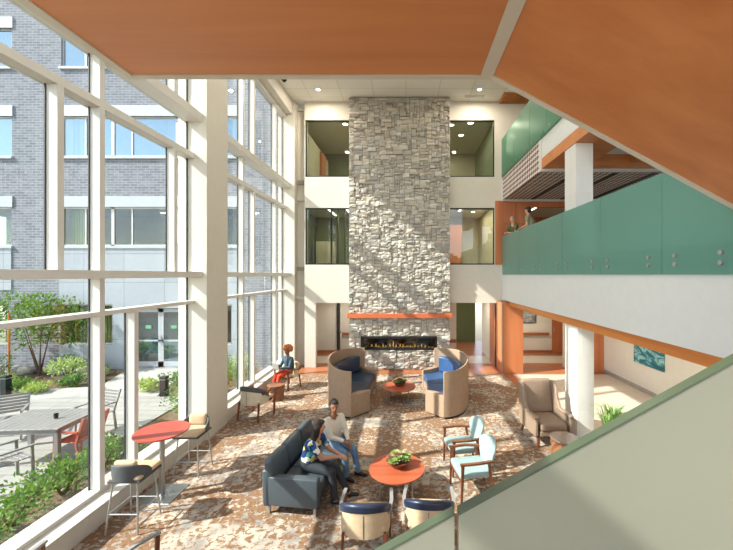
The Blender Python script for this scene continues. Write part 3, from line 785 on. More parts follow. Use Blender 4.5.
# ------------------------------------------------------------------ planting
G1 = leafm('shrub_leaf', (64, 104, 34), (134, 168, 66)); G2 = leafm('pale_leaf', (140, 168, 74), (196, 206, 118)); G3 = leafm('dark_leaf', (44, 82, 34), (88, 128, 52))
BARK = plain('bark', (98, 74, 54), .9)
def leaf(mb, p, d, L, w, rg):
    d = d.normalized(); s = d.cross(Vector((rg.uniform(-1, 1), rg.uniform(-1, 1), rg.uniform(-.2, 1)))).normalized()
    n = s.cross(d).normalized(); m = p + d * L * .5 + n * L * .07; e = p + d * L - n * L * .06
    mb.add([p, m + s * w * .5, e, m - s * w * .5], [(0, 1, 2), (0, 2, 3)])
def shrub(x, y, rx, ry, h, label, mat, n=700, ll=.09, seed=1, name='shrub', group=None, z=-.04, trunk=None, stake=False):
    rg = random.Random(seed)
    t = thing(name, (x, y, z), 0, label, 'shrub' if name == 'shrub' else 'tree', group)
    mb = MB(); sm = MB()
    base = h * .12 if trunk is None else trunk
    for k in range(7 if trunk is None else 4):
        a = rg.uniform(0, 6.28); q = rg.uniform(.3, .8)
        top = Vector((rx * q * math.cos(a), ry * q * math.sin(a), base + (h - base) * rg.uniform(.5, .9)))
        sm.tube([(rg.uniform(-.04, .04), rg.uniform(-.04, .04), 0), tuple(top * .5 + Vector((0, 0, .05))), tuple(top)], [.02 * (1 + h * .3), .014, .006], 6)
    blobs = [(Vector((rg.uniform(-.62, .62) * rx, rg.uniform(-.62, .62) * ry, base + (h - base) * rg.uniform(.25, .8))), rg.uniform(.3, .5)) for _ in range(16)]
    for k in range(n):
        c, r = rg.choice(blobs)
        u = Vector((rg.gauss(0, 1), rg.gauss(0, 1), rg.gauss(0, 1))).normalized()
        p = c + Vector((u.x * rx * r, u.y * ry * r, u.z * (h - base) * .3)) * rg.uniform(.7, 1.0)
        p.z = max(p.z, .02)
        leaf(mb, p, u + Vector((0, 0, .5)) + Vector((rg.uniform(-.6, .6), rg.uniform(-.6, .6), rg.uniform(-.3, .3))), ll * rg.uniform(.6, 1.3), ll * .55, rg)
    mb.build('foliage', mat, t); sm.build('stem', BARK, t)
    return t
def grass(x, y, r, h, label, mat, n=220, seed=1, group=None, w=.012, name='grass_clump', z=-.04, cat='grass'):
    rg = random.Random(seed); mb = MB()
    for k in range(n):
        a = rg.uniform(0, 6.28); q = rg.uniform(0, .35) * r; out = rg.uniform(.2, 1) * r; hh = h * rg.uniform(.5, 1)
        p0 = Vector((q * math.cos(a), q * math.sin(a), 0)); d = Vector((math.cos(a), math.sin(a), 0)); s = Vector((-d.y, d.x, 0)) * w
        p1 = p0 + d * out * .4 + Vector((0, 0, hh * .7)); p2 = p0 + d * out + Vector((0, 0, hh * (1 - .3 * out / max(r, .01))))
        mb.add([p0 - s, p0 + s, p1 + s * .8, p1 - s * .8, p2], [(0, 1, 2, 3), (3, 2, 4)])
    o = mb.build(name, mat); o.location = (x, y, z); tag(o, label, cat, group); return o
gs = 'shrubs in the bed under the near windows'
for k, (x, y, r, h, m, l) in enumerate([
    (-5.55, 4.25, .5, .55, G1, 'leafy green shrub in the bed outside, nearest the lower left corner'),
    (-5.6, 5.0, .5, .62, G1, 'bright green shrub in the bed against the near window, second from the lower left corner'),
    (-5.65, 5.75, .45, .6, G1, 'bright green shrub outside the near window just left of the white mullion'),
    (-5.6, 6.5, .42, .55, G1, 'green shrub outside the window behind the bar height red table'),
    (-6.4, 4.5, .45, .5, G3, 'darker green shrub at the far left edge in front of the patio table'),
    (-5.55, 7.2, .35, .4, G1, 'low green shrub outside beside the white pier, behind the red bar table')]):
    shrub(x, y, r, r, h, l, m, 800, .075, 20 + k, group=gs)
gs2 = 'shrubs outside the far windows'
for k, (x, y, r, h, m, l) in enumerate([
    (-5.6, 8.9, .45, .8, G1, 'green shrub outside the far windows, nearest the white pier'),
    (-5.7, 9.9, .5, .95, G2, 'pale green shrub outside the far windows, in the middle of the row'),
    (-5.6, 10.9, .45, .85, G1, 'green shrub outside the far windows beyond the pale one'),
    (-5.7, 11.9, .5, .9, G2, 'pale flowering shrub outside the last window before the stone chimney wall')]):
    shrub(x, y, r, r, h, l, m, 800, .07, 40 + k, group=gs2)
gs3 = 'shrubs of the courtyard beds'
for k, (x, y, r, h, m, l) in enumerate([
    (-11.6, 12.0, .6, .8, G2, 'pale yellow green shrub in the courtyard bed left of the path'),
    (-12.4, 12.9, .45, .6, G1, 'mid green shrub in the courtyard bed behind the pale one'),
    (-10.9, 11.4, .4, .35, G1, 'low green shrub at the corner of the bed beside the path'),
    (-13.9, 11.6, .8, .9, G3, 'dark green shrub in the courtyard bed below the tree'),
    (-12.2, 10.9, .6, .35, G1, 'low spreading green shrub at the front edge of the courtyard bed'),
    (-11.4, 10.75, .4, .25, G2, 'tiny pale shrub beside the front edge of the courtyard bed'),
    (-7.3, 11.3, .55, .55, G1, 'green shrub in the bed right of the path near the second bollard'),
    (-6.7, 12.5, .55, .9, G3, 'dark shrub near the brick wall right of the double door'),
    (-8.0, 10.85, .4, .4, G2, 'pale green shrub at the near end of the bed right of the path'),
    (-15.9, 10.9, .7, .8, G1, 'wide green shrub at the far left of the courtyard')]):
    shrub(x, y, r, r * .8, h, l, m, 700, .085, 60 + k, group=gs3)
shrub(-13.2, 12.6, 1.5, .8, 3.0, 'small bushy tree in front of the brick building with a wide green crown', G1, 2600, .12, 91, name='tree', trunk=.9)
shrub(-15.8, 12.2, 1.4, .9, 2.9, 'second bushy tree at the far left edge beside the wider one', G3, 2200, .12, 92, name='tree', trunk=.8)
tag(MB().tube([(-13.5, 11.9, -.04), (-13.5, 11.9, 2.3)], .035, 8).build('tree_stake', M['wood_trim']), 'orange brown wooden stake standing beside the small tree', 'stake')
rg = random.Random(5)
for k in range(10):
    x = -16.4 + k * .5
    r = rg.uniform(.14, .24); mb = MB().sphere((0, 0, r * .5), (r * 1.3, r, r * .8), 10, 7)
    for i, v in enumerate(mb.v): mb.v[i] = v + v.normalized() * (noise.noise(v * 7 + Vector((k, 0, 0))) * .05)
    o = mb.build('boulder', plain('boulder_stone', (172, 164, 150), .9, bump=.4) if k == 0 else bpy.data.materials['boulder_stone'], smooth=True); o.location = (x, 12.95 - .06 * (k % 3), -.03)
    tag(o, 'pale rounded boulder in the row edging the bed below the trees', 'rock', 'boulders edging the bed')
for k, (x, y) in enumerate([(-11.0, 12.6), (-12.9, 11.2), (-13.4, 10.6), (-14.3, 10.6), (-7.6, 11.9), (-10.5, 11.9)]):
    grass(x, y, .4, .55, 'clump of ornamental grass in the courtyard bed', G2 if k % 2 else G1, 200, 70 + k, 'ornamental grass clumps')
def bollard(x, y, label):
    t = thing('bollard', (x, y, -.03), 0, label, 'bollard light', 'bollard lights')
    MB().rbox(-.085, .085, -.085, .085, 0, .5, .008, 2).build('post', M['dark'], t)
    MB().box(-.06, .06, -.06, .06, .5, .53).build('lens', M['white_band'], t)
    MB().rbox(-.09, .09, -.09, .09, .53, .6, .008, 2).build('cap', M['dark'], t)
bollard(-12.0, 10.5, 'dark bollard at the left end of the courtyard bed')
bollard(-7.2, 10.42, 'dark bollard beside the path in line with the double door')

# ------------------------------------------------------------------ outdoor dining set
GREY = plain('outdoor_grey', (132, 128, 124), .55, .1)
RUST = plain('outdoor_rust', (158, 74, 52), .6)
t = thing('outdoor_table', (-7.25, 7.0, -.01), 4, 'grey slatted metal dining table on the patio outside', 'table')
mb = MB()
for k in range(11): mb.rbox(-.72 + k * .131, -.72 + k * .131 + .124, -.52, .52, .70, .73, .004, 1)
mb.build('table_top', GREY, t)
MB().box(-.7, .7, -.5, -.46, .63, .70).box(-.7, .7, .46, .5, .63, .70).box(-.7, -.66, -.5, .5, .63, .70).box(.66, .7, -.5, .5, .63, .70).build('frame', GREY, t)
for sx in (-1, 1):
    for sy in (-1, 1): MB().rbox(sx * .66 - .04, sx * .66 + .04, sy * .46 - .04, sy * .46 + .04, 0, .63, .006, 1).build('leg', GREY, t)
t = thing('ashtray', (-7.0, 7.0, .73), 0, 'small dark cup standing on the outdoor table', 'cup')
MB().lathe([(0, 0), (.035, 0), (.04, .09), (.034, .09), (.03, .01), (0, .01)], 16).build('cup', M['dark'], t, smooth=True)
def outchair(loc, rz, label, m):
    t = thing('outdoor_chair', loc, rz, label, 'chair', 'slatted chairs round the outdoor table')
    mb = MB()
    for k in range(6): mb.rbox(-.24, .24, -.24 + k * .08, -.24 + k * .08 + .07, .42, .44, .004, 1)
    mb.build('seat', m, t)
    mb = MB()
    for k in range(6):
        z = .5 + k * .065; y = .24 + k * .022
        mb.rbox(-.23, .23, y, y + .02, z, z + .055, .004, 1)
    mb.build('backrest', m, t)
    for s in (-1, 1):
        MB().tube([(s * .25, -.24, 0), (s * .25, -.22, .62)], 1, sq=(.03, .04)).build('leg', m, t)
        MB().tube([(s * .25, .27, 0), (s * .25, .22, .44), (s * .25, .37, .9)], 1, sq=(.03, .04)).build('leg', m, t)
        MB().tube([(s * .26, -.25, .63), (s * .26, .27, .64)], 1, sq=(.05, .025)).build('armrest', m, t)
    return t
outchair((-7.1, 8.0, -.01), -15, 'grey slatted outdoor chair at the far right corner of the patio table', GREY)
outchair((-8.75, 7.7, -.01), 35, 'grey slatted outdoor chair at the far left corner of the patio table', GREY)
outchair((-6.85, 6.0, -.01), 160, 'grey slatted outdoor chair at the near left of the patio table, back towards the window', GREY)
outchair((-6.4, 6.85, -.01), -95, 'rust coloured slatted outdoor chair at the right end of the patio table', RUST)
# ------------------------------------------------------------------ furniture (front of every seat faces local -Y)
FAB = lambda n, c, r=.85, b=.25: plain(n, c, r, var=.08, vs=14, bump=b, bs=260)
M['booth_shell'] = FAB('taupe_fabric', (158, 132, 108))
M['navy'] = plain('booth_vinyl_lit', (52, 82, 122), .38, var=.05)  # booth vinyl as lit, the light put into the colour
M['navy_shaded'] = plain('booth_vinyl_shaded', (40, 54, 76), .38, var=.05)  # same booth vinyl, darker: shade put into the colour
M['sofa'] = plain('slate_vinyl', (70, 78, 84), .42, var=.05)
M['paleblue'] = FAB('pale_blue_vinyl', (144, 164, 162), .5, .1)
M['wing'] = FAB('taupe_vinyl', (142, 120, 102), .5, .1)
M['walnut'] = woodm('walnut_legs', (92, 50, 30), (132, 78, 48), 1, 'z', .4, 20)
M['greywood'] = woodm('grey_wood_arm', (128, 126, 124), (156, 154, 152), 1, 'y', .45, 20)
M['tabletop'] = woodm('cherry_table_top', (158, 76, 50), (184, 98, 66), 1, 'x', .28, 12)
M['redtop'] = woodm('red_table_top', (168, 66, 52), (190, 84, 66), 1, 'y', .35, 16)
M['sand'] = FAB('sand_fabric', (196, 170, 138))
M['oat'] = FAB('oatmeal_fabric', (206, 192, 166))
M['charcoal'] = FAB('charcoal_fabric', (74, 76, 76), .7)
M['midnight'] = plain('midnight_vinyl', (34, 44, 66), .35, var=.04)
M['stump'] = woodm('carved_walnut', (112, 72, 48), (158, 106, 74), 1.2, 'z', .35, 8)

def arc(cx, cy, rx, ry, a0, a1, n):
    return [(cx + rx * math.cos(R(a0 + (a1 - a0) * i / n)), cy + ry * math.sin(R(a0 + (a1 - a0) * i / n))) for i in range(n + 1)]
def bevelled(o, w=.01, s=2):
    b = o.modifiers.new('bevel', 'BEVEL'); b.width = w; b.segments = s; b.limit_method = 'ANGLE'; b.angle_limit = R(40)
    return o

# --- curved high backed booths
def booth(loc, label, mirror, cm):
    """front faces -Y locally, sits on an ellipse arc"""
    t = thing('curved_booth', loc, 90 if not mirror else -90, label, 'booth', 'curved high backed booths by the fireplace')
    a, b = 1.42, .82
    path = arc(0, 0, a, b, 0, 180, 36)
    sh = MB().ribbon(path, .05, lambda u: 1.18 + .10 * math.sin(math.pi * u) ** 2, .045).build('shell', M['booth_shell'], t, smooth=True)
    bevelled(sh, .012)
    MB().ribbon(arc(0, 0, a * .985, b * .98, 3, 177, 30), 0, .05, .03).build('plinth', M['dark'], t)
    # wedge shaped arm panels closing both ends
    for s in (-1, 1):
        poly = [(s * 1.43, .0), (s * .98, -.43), (s * .93, -.38), (s * 1.06, -.12), (s * 1.34, .14)]
        bevelled(MB().prism(poly, 'z', .03, .58).build('arm_panel', M['booth_shell'], t), .012)
    out = lambda f: (1.36 * math.cos(R(f)), .76 * math.sin(R(f)))
    inn = lambda f: (1.02 * math.cos(R(f)), -.42 + .12 * math.sin(R(f)))
    def sector(f0, f1, n=14):
        fs = [f0 + (f1 - f0) * k / n for k in range(n + 1)]
        return [out(f) for f in fs] + [inn(f) for f in fs[::-1]]
    MB().prism(sector(12, 168), 'z', .05, .26).build('seat_base', M['booth_shell'], t)
    for f0, f1 in ((12, 89.3), (90.7, 168)):
        o = MB().prism(sector(f0, f1), 'z', .262, .46).build('seat_cushion', cm, t, smooth=True); bevelled(o, .035, 4)
        g0, g1 = (13, 89) if f0 < 50 else (91, 167)
        o = MB().ribbon(arc(0, 0, 1.27, .66, g0, g1, 14), .462, .96, .17, lean=0).build('back_cushion', cm, t, smooth=True); bevelled(o, .05, 4)
    return t
booth((-1.36, 10.15, 0), 'curved taupe booth with blue vinyl cushions coloured as in shade, left of the small round table', False, M['navy_shaded'])
booth((.93, 10.12, 0), 'curved taupe booth with the same blue vinyl cushions coloured as in sunlight, right of the small round table', True, M['navy'])

# --- round coffee tables
def coffee(loc, D, h, label):
    t = thing('coffee_table', loc, 0, label, 'table', 'round cherry coffee tables')
    r = D / 2
    MB().lathe([(0, h - .032), (r - .02, h - .032), (r, h - .016), (r - .003, h), (0, h)], 56).build('table_top', M['tabletop'], t, smooth=True)
    ring = [(r * .78 * math.cos(R(a)), r * .78 * math.sin(R(a)), h - .045) for a in range(0, 361, 12)]
    MB().tube(ring, .011, 8, caps=False).build('frame', M['steel'], t)
    for a in (45, 135, 225, 315):
        x, y = r * .78 * math.cos(R(a)), r * .78 * math.sin(R(a))
        MB().tube([(x, y, h - .04), (x, y, 0)], .013, 10).build('leg', M['steel'], t, smooth=True)
    return t
coffee((-.15, 5.76, 0), .92, .43, 'large round cherry coffee table in front of the grey sofa')
coffee((-.2, 10.04, 0), .96, .40, 'round cherry coffee table between the two curved booths')
SUC = leafm('succulent_leaf', (116, 150, 70), (190, 204, 128)); SUCR = leafm('rosy_succulent', (170, 120, 104), (206, 158, 130)); CER = plain('terracotta_bowl', (120, 62, 44), .5)
def succ(loc, r, label, seed):
    t = thing('succulent_bowl', loc, 0, label, 'potted plant', 'succulent bowls on the coffee tables')
    MB().lathe([(0, 0), (r * .5, 0), (r * .95, r * .5), (r * .88, r * .5), (0, r * .42)], 24).build('bowl', CER, t, smooth=True)
    rg = random.Random(seed)
    for k in range(9):
        a = k * 2.4; q = r * .85 * math.sqrt(k / 9)
        c = Vector((q * math.cos(a), q * math.sin(a), r * .5 + (r - q) * .35)); mb = MB(); R0 = r * rg.uniform(.38, .55)
        for ring, (n, tilt, L) in enumerate(((9, .25, 1), (8, .8, .85), (6, 1.6, .6))):
            for j in range(n):
                b = 6.283 * (j + .5 * ring) / n; d = Vector((math.cos(b), math.sin(b), tilt)).normalized(); sd = Vector((-d.y, d.x, 0)).normalized()
                L2 = R0 * L; up = sd.cross(d).normalized() * L2 * -.1
                mb.add([c, c + d * L2 * .6 + sd * L2 * .28 + up, c + d * L2, c + d * L2 * .6 - sd * L2 * .28 + up, c + d * L2 * .55 - up * 1.2], [(0, 1, 4), (1, 2, 4), (2, 3, 4), (3, 0, 4), (0, 3, 2, 1)])
        mb.build('rosette', SUCR if k in (0, 4) else SUC, t)
    return t
succ((-.13, 5.80, .43), .21, 'succulent bowl on the large coffee table before the sofa', 1)
succ((-.19, 10.1, .40), .2, 'succulent bowl on the coffee table between the booths', 2)

# --- slate three seat sofa
t = thing('sofa', (-1.62, 5.98, 0), 83, 'slate grey vinyl sofa with two women sitting on it', 'sofa')
L = .80
for s in (-1, 1): MB().rbox(s * L - .065 * s - .065, s * L - .065 * s + .065, -.42, .40, .14, .57, .02, 3).build('arm', M['sofa'], t, smooth=True)
MB().rbox(-L + .13, L - .13, -.38, .36, .14, .28, .015, 2).build('seat_base', M['sofa'], t)
MB().rbox(-L + .0, L - .0, .30, .43, .14, .68, .03, 3, Matrix.Rotation(R(-2), 4, 'X')).build('back_frame', M['sofa'], t, smooth=True)
for k in range(3):
    w = (2 * L - .27) / 3; x0 = -L + .135 + k * w
    MB().rbox(x0 + .004, x0 + w - .004, -.41, .24, .28, .44, .035, 4, puff=.008).build('seat_cushion', M['sofa'], t, smooth=True)
for k in range(3):
    w = (2 * L - .02) / 3; x0 = -L + .01 + k * w
    MB().rbox(x0 + .006, x0 + w - .006, .19, .33, .44, .82, .045, 4, Matrix.Translation((0, .06, 0)) @ Matrix.Translation((0, .2, .44)) @ Matrix.Rotation(R(-8), 4, 'X') @ Matrix.Translation((0, -.2, -.44)), puff=.012).build('back_cushion', M['sofa'], t, smooth=True)
for sx in (-1, 1):
    for sy in (-.36, .36): MB().rbox(sx * (L - .06) - .02, sx * (L - .06) + .02, sy - .02, sy + .02, 0, .14, .003, 1).build('leg', M['steel_matte'], t)

# --- tub armchair with wooden arms
def tub(loc, rz, label, shell, pad, seatm, legm, armm, scale=1.0, zl=0.0, group='barrel back armchairs'):
    t = thing('barrel_armchair', loc, rz, label, 'chair', group)
    w = .29
    path = [(-w, -.05)] + arc(0, .06, w, .22, 180, 0, 18) + [(w, -.05)]
    path = [(-w, -.05)] + arc(0, .05, w, .23, 180, 0, 18)[0:] + [(w, -.05)]
    f = lambda u: .50 + .20 * (math.sin(math.pi * u) ** .6 if 0 < u < 1 else 0) + zl
    o = MB().ribbon(path, .37 + zl, lambda u: f(u) + .01, .05).build('shell', shell, t, smooth=True)
    o = MB().ribbon(path, lambda u: f(u) - .02, lambda u: f(u) + .09, .075).build('back_pad', pad, t, smooth=True); bevelled(o, .025, 3)
    MB().rbox(-.27, .27, -.27, .24, .40 + zl, .48 + zl, .035, 4, puff=.01).build('seat', seatm, t, smooth=True)
    MB().box(-.25, .25, -.24, .2, .355 + zl, .40 + zl).build('seat_rail', legm, t)
    MB().box(-.003, .003, .302, .309, .38 + zl, .66 + zl).build('seam', pad, t)
    for s in (-1, 1):
        MB().tube([(s * .30, -.25, 0), (s * .31, -.27, .60 + zl)], [1, 1.1], sq=(.028, .04)).build('leg', legm, t)
        MB().tube([(s * .27, .27, 0), (s * .26, .22, .40 + zl)], [.8, 1.1], sq=(.03, .035)).build('leg', legm, t)
        MB().tube([(s * .315, -.30, .625 + zl), (s * .33, -.05, .62 + zl), (s * .30, .16, .60 + zl)], 1, sq=(.045, .028)).build('armrest', armm, t)
    return t
c1 = tub((-.52, 4.56, 0), 180, 'sand coloured barrel armchair with midnight blue back pad, bottom centre left of its twin', M['sand'], M['midnight'], M['sand'], M['walnut'], M['greywood'])
dup(c1, (.30, 4.62, 0), 176, 'sand coloured barrel armchair with midnight blue back pad, partly behind the glass guard')
tw = tub((-3.80, 8.86, 0), 164, 'oatmeal barrel armchair with charcoal back pad beside the carved drum table at the window', M['oat'], M['charcoal'], M['oat'], M['walnut'], M['walnut']); tw.scale = (1.1, 1.1, 1.08)
tub((-2.72, 3.63, 0), 150, 'armchair at the bottom edge left of centre, only one wooden arm in view', M['oat'], M['charcoal'], M['oat'], M['walnut'], M['greywood'])
c = tub((-3.75, 11.15, 0), -32, 'wooden armchair by the window in which the person with the laptop sits', M['oat'], M['sand'], M['oat'], M['walnut'], M['walnut'])

# --- bar stools and bar table
def stool(loc, rz, label):
    t = thing('bar_stool', loc, rz, label, 'stool', 'counter stools at the red bar table')
    path = [(-.235, -.02)] + arc(0, .03, .235, .2, 180, 0, 18) + [(.235, -.02)]
    o = MB().ribbon(path, lambda u: .72, lambda u: .79 + .17 * math.sin(math.pi * u) ** .5 if 0 < u < 1 else .80, .035).build('shell', M['charcoal'], t, smooth=True); bevelled(o, .012)
    MB().rbox(-.23, .23, -.25, .2, .69, .725, .012, 2).build('seat_pan', M['charcoal'], t)
    MB().rbox(-.225, .225, -.27, .2, .726, .79, .028, 4, puff=.008).build('seat_cushion', M['sand'], t, smooth=True)
    MB().rbox(-.15, .15, -.03, .03, 0, .19, .028, 4, Matrix.Translation((0, .13, .80)) @ Matrix.Rotation(R(-8), 4, 'X'), puff=.015).build('back_cushion', M['sand'], t, smooth=True)
    P = {}
    for sx in (-1, 1):
        for sy in (-1, 1):
            a = Vector((sx * .17, sy * .16, .70)); b = Vector((sx * .225, sy * .225, 0)); P[(sx, sy)] = (a, b)
            MB().tube([a, b], .012, 8).build('leg', M['steel_matte'], t, smooth=True)
    mb = MB(); q = [P[k][0].lerp(P[k][1], .62) for k in ((-1, -1), (1, -1), (1, 1), (-1, 1))]
    for a, b in zip(q, q[1:] + q[:1]): mb.tube([a, b], .009, 8)
    mb.build('footrest', M['steel_matte'], t, smooth=True)
    return t
s1 = stool((-3.93, 5.06, 0), 180, 'counter stool in front of the red bar table, its charcoal back towards the camera')
dup(s1, (-3.9, 6.42, 0), 0, 'counter stool on the far side of the red bar table by the white pier')
tub((-4.0, 3.28, 0), 178, 'high wooden armed stool cut off at the bottom left corner', M['sand'], M['charcoal'], M['sand'], M['walnut'], M['greywood'], zl=.26, group=None)
t = thing('bar_table', (-4.0, 5.74, 0), 0, 'tall bar table with a round red top, steel post and square steel foot plate', 'table')
MB().lathe([(0, 1.01), (.37, 1.01), (.395, 1.03), (.395, 1.045), (0, 1.045)], 56).build('table_top', M['redtop'], t, smooth=True)
MB().tube([(0, 0, .012), (0, 0, 1.01)], .038, 20).build('post', M['steel'], t, smooth=True)
MB().rbox(-.29, .29, -.27, .27, 0, .012, .004, 1).build('foot_plate', M['steel'], t)
MB().box(-.12, .12, -.12, .12, .998, 1.009).build('top_bracket', M['dark'], t)

# --- pale blue side armchairs
def sidechair(loc, rz, label):
    t = thing('side_armchair', loc, rz, label, 'chair', 'pale blue side armchairs')
    MB().rbox(-.27, .27, -.28, .26, .38, .47, .03, 4, puff=.008).build('seat', M['paleblue'], t, smooth=True)
    # shield shaped back, curved
    pts = []
    n = 24; mb = MB(); vs = []; fs = []
    rows = 9; colsn = 12
    for side in (0, 1):
        for i in range(rows + 1):
            u = i / rows; z = .44 + .45 * u
            hw = .155 + .135 * math.sin(min(1, u * 1.35) * math.pi / 2)
            if u > .72: hw *= math.sqrt(max(0.02, 1 - ((u - .72) / .29) ** 2))
            for j in range(colsn + 1):
                x = -hw + 2 * hw * j / colsn
                y = .26 + .12 * u - .9 * x * x + (.028 if side else -.028) * (1 if 0 < j < colsn and i < rows else .35)
                vs.append((x, y, z))
    m = colsn + 1; off = (rows + 1) * m
    for i in range(rows):
        for j in range(colsn):
            fs.append((i * m + j, i * m + j + 1, (i + 1) * m + j + 1, (i + 1) * m + j))
            fs.append((off + i * m + j, off + (i + 1) * m + j, off + (i + 1) * m + j + 1, off + i * m + j + 1))
    per = [j for j in range(m)] + [i * m + colsn for i in range(1, rows + 1)] + [rows * m + j for j in range(colsn - 1, -1, -1)] + [i * m for i in range(rows - 1, 0, -1)]
    for a, b in zip(per, per[1:] + per[:1]): fs.append((a, off + a, off + b, b))
    mb.add(vs, fs).build('backrest', M['paleblue'], t, smooth=True)
    for s in (-1, 1):
        MB().tube([(s * .29, -.27, 0), (s * .295, -.25, .62)], [.75, 1.1], sq=(.035, .04)).build('leg', M['walnut'], t)
        MB().tube([(s * .27, .34, 0), (s * .28, .22, .38), (s * .295, .18, .62)], [.75, 1, 1], sq=(.035, .04)).build('leg', M['walnut'], t)
        MB().tube([(s * .30, -.29, .635), (s * .31, 0, .64), (s * .27, .25, .63)], 1, sq=(.05, .03)).build('armrest', M['walnut'], t)
    MB().box(-.26, .26, -.27, -.24, .33, .38).box(-.26, .26, .21, .24, .33, .38).build('seat_rail', M['walnut'], t)
    return t
s1 = sidechair((1.05, 6.54, 0), -80, 'pale blue armchair with rounded back, farther one of the pair right of the coffee table')
dup(s1, (1.08, 5.78, 0), -80, 'pale blue armchair with rounded back, nearer one touching the glass guard in the view')

# --- wing chair and drum tables
t = thing('wing_chair', (3.05, 7.72, 0), 6, 'taupe wing chair with dark legs in front of the white column', 'chair')
W = .38
MB().rbox(-W + .08, W - .08, -.42, .30, .22, .33, .02, 2).build('seat_base', M['wing'], t)
MB().rbox(-W + .09, W - .09, -.44, .24, .33, .48, .045, 4, puff=.012).build('seat_cushion', M['wing'], t, smooth=True)
MB().rbox(-W + .03, W - .03, -.07, .07, 0, .74, .05, 4, Matrix.Translation((0, .32, .44)) @ Matrix.Rotation(R(-9), 4, 'X'), puff=.02).build('backrest', M['wing'], t, smooth=True)
for s in (-1, 1):
    poly = [(.38, .44), (.46, 1.14), (.30, 1.16), (.17, 1.05), (.12, .8), (.02, .66), (-.1, .62), (-.38, .60), (-.42, .52), (-.42, .22), (.34, .22)]
    o = MB().prism([(y, z) for y, z in poly], 'x', s * W - .035, s * W + .035).build('wing_side', M['wing'], t, smooth=True); bevelled(o, .02, 3)
    MB().rbox(s * W - .055, s * W + .055, -.44, .12, .58, .645, .03, 3).build('armrest', M['wing'], t, smooth=True)
for sx in (-1, 1):
    MB().tube([(sx * .33, -.38, .22), (sx * .34, -.40, 0)], [1.2, .7], sq=(.05, .05)).build('leg', M['walnut'], t)
    MB().tube([(sx * .33, .33, .22), (sx * .33, .42, 0)], [1.2, .7], sq=(.05, .05)).build('leg', M['walnut'], t)
def drum(loc, r, h, label, top):
    t = thing('drum_table', loc, 0, label, 'table')
    mb = MB(); n = 10; rows = 6; vs = []; fs = []
    for i in range(rows + 1):
        z = h * i / rows
        for j in range(n * 2):
            a = math.pi * j / n + (i % 2) * 0; k = (j + i) % 2
            rr = r * (.9 if k else 1.0) * (.86 + .12 * (i / rows))
            vs.append((rr * math.cos(a), rr * math.sin(a), z))
    m = 2 * n
    for i in range(rows):
        for j in range(m): fs.append((i * m + j, i * m + (j + 1) % m, (i + 1) * m + (j + 1) % m, (i + 1) * m + j))
    fs.append(tuple(range(m))[::-1]); fs.append(tuple(rows * m + j for j in range(m)))
    mb.add(vs, fs).build('body', M['stump'], t)
    MB().lathe([(0, h), (r * .98, h), (r, h + .012), (r * .98, h + .02), (0, h + .02)], 40).build('table_top', top, t, smooth=True)
drum((3.02, 6.66, 0), .27, .48, 'round drum side table with a grey brown top beside the wing chair', plain('grey_brown_top', (140, 120, 106), .25))
drum((-3.74, 10.08, 0), .25, .42, 'carved brown wooden drum table at the feet of the person with the laptop', M['stump'])

# --- big plant behind the guard
t = thing('potted_plant', (4.12, 6.95, 0), 0, 'spiky green plant in a round pot to the right of the column', 'potted plant')
MB().lathe([(0, 0), (.17, 0), (.24, .42), (.22, .45), (.2, .42), (0, .40)], 32).build('pot', plain('pale_pot', (196, 190, 180), .5), t, smooth=True)
g = grass(0, 0, .42, .72, None, leafm('yucca_leaf', (72, 116, 52), (156, 184, 108)), 170, 9, None, .016, 'foliage', 0, None); g.parent = t; g.location = (0, 0, .41)

# --- pictures
def picm(name, stops, sc, swap):
    t = NT(name); v = t.coord((.6, .8, 2.2)); n = t.noise(v, sc, 5, .55, 2.2)
    return t.pbr(t.ramp(n, stops), .5)
t = thing('painting', (7.29, 10.5, .84), 0, 'teal and white abstract wave painting hanging on the right corridor wall', 'painting')
box('canvas', picm('wave_painting', [(.36, srgb(14, 78, 92)[:3]), (.5, srgb(30, 118, 130)[:3]), (.58, srgb(150, 200, 200)[:3]), (.66, srgb(20, 96, 110)[:3])], 1.6, 0), -.03, 0, -.64, .66, 0, .58, t, bevel=.003)
box('stretcher', M['white_band'], -.001, .008, -.6, .6, .03, .55, t)
t = thing('framed_picture', (5.6, 16.19, 1.35), 0, 'grey landscape picture on the wall at the end of the right corridor', 'painting')
MB().box(-.42, .42, -.03, 0, 0, .03).box(-.42, .42, -.03, 0, .77, .8).box(-.42, -.39, -.03, 0, .03, .77).box(.39, .42, -.03, 0, .03, .77).build('frame', M['dark'], t)
box('print', picm('grey_landscape', [(.35, srgb(70, 74, 74)[:3]), (.6, srgb(170, 170, 162)[:3])], 2.5, 0), -.39, .39, -.02, -.002, .03, .77, t)
# ------------------------------------------------------------------ people
def bake(mb, name, mat, parent, voxel, smooth=4, fac=.5):
    o = mb.build(name, mat, None)
    r = o.modifiers.new('r', 'REMESH'); r.mode = 'VOXEL'; r.voxel_size = voxel; r.use_smooth_shade = True
    if smooth: k = o.modifiers.new('s', 'SMOOTH'); k.iterations = smooth; k.factor = fac
    dg = bpy.context.evaluated_depsgraph_get(); dg.update()
    me = bpy.data.meshes.new_from_object(o.evaluated_get(dg))
    me.name = name; old = o.data; o.modifiers.clear(); o.data = me; bpy.data.meshes.remove(old)
    me.polygons.foreach_set('use_smooth', [True] * len(me.polygons))
    if not me.materials: me.materials.append(mat)
    o.parent = parent
    return o
def cap(mb, a, b, ra, rb, n=14, sq=None):
    """tapered capsule; sq scales across the x axis of the body (flattening) with ellipsoid ends"""
    a = Vector(a); b = Vector(b)
    mb.sphere(a, ra, n, 8); mb.sphere(b, rb, n, 8)
    if (b - a).length > 1e-4: mb.tube([a, b], [ra, rb], n)
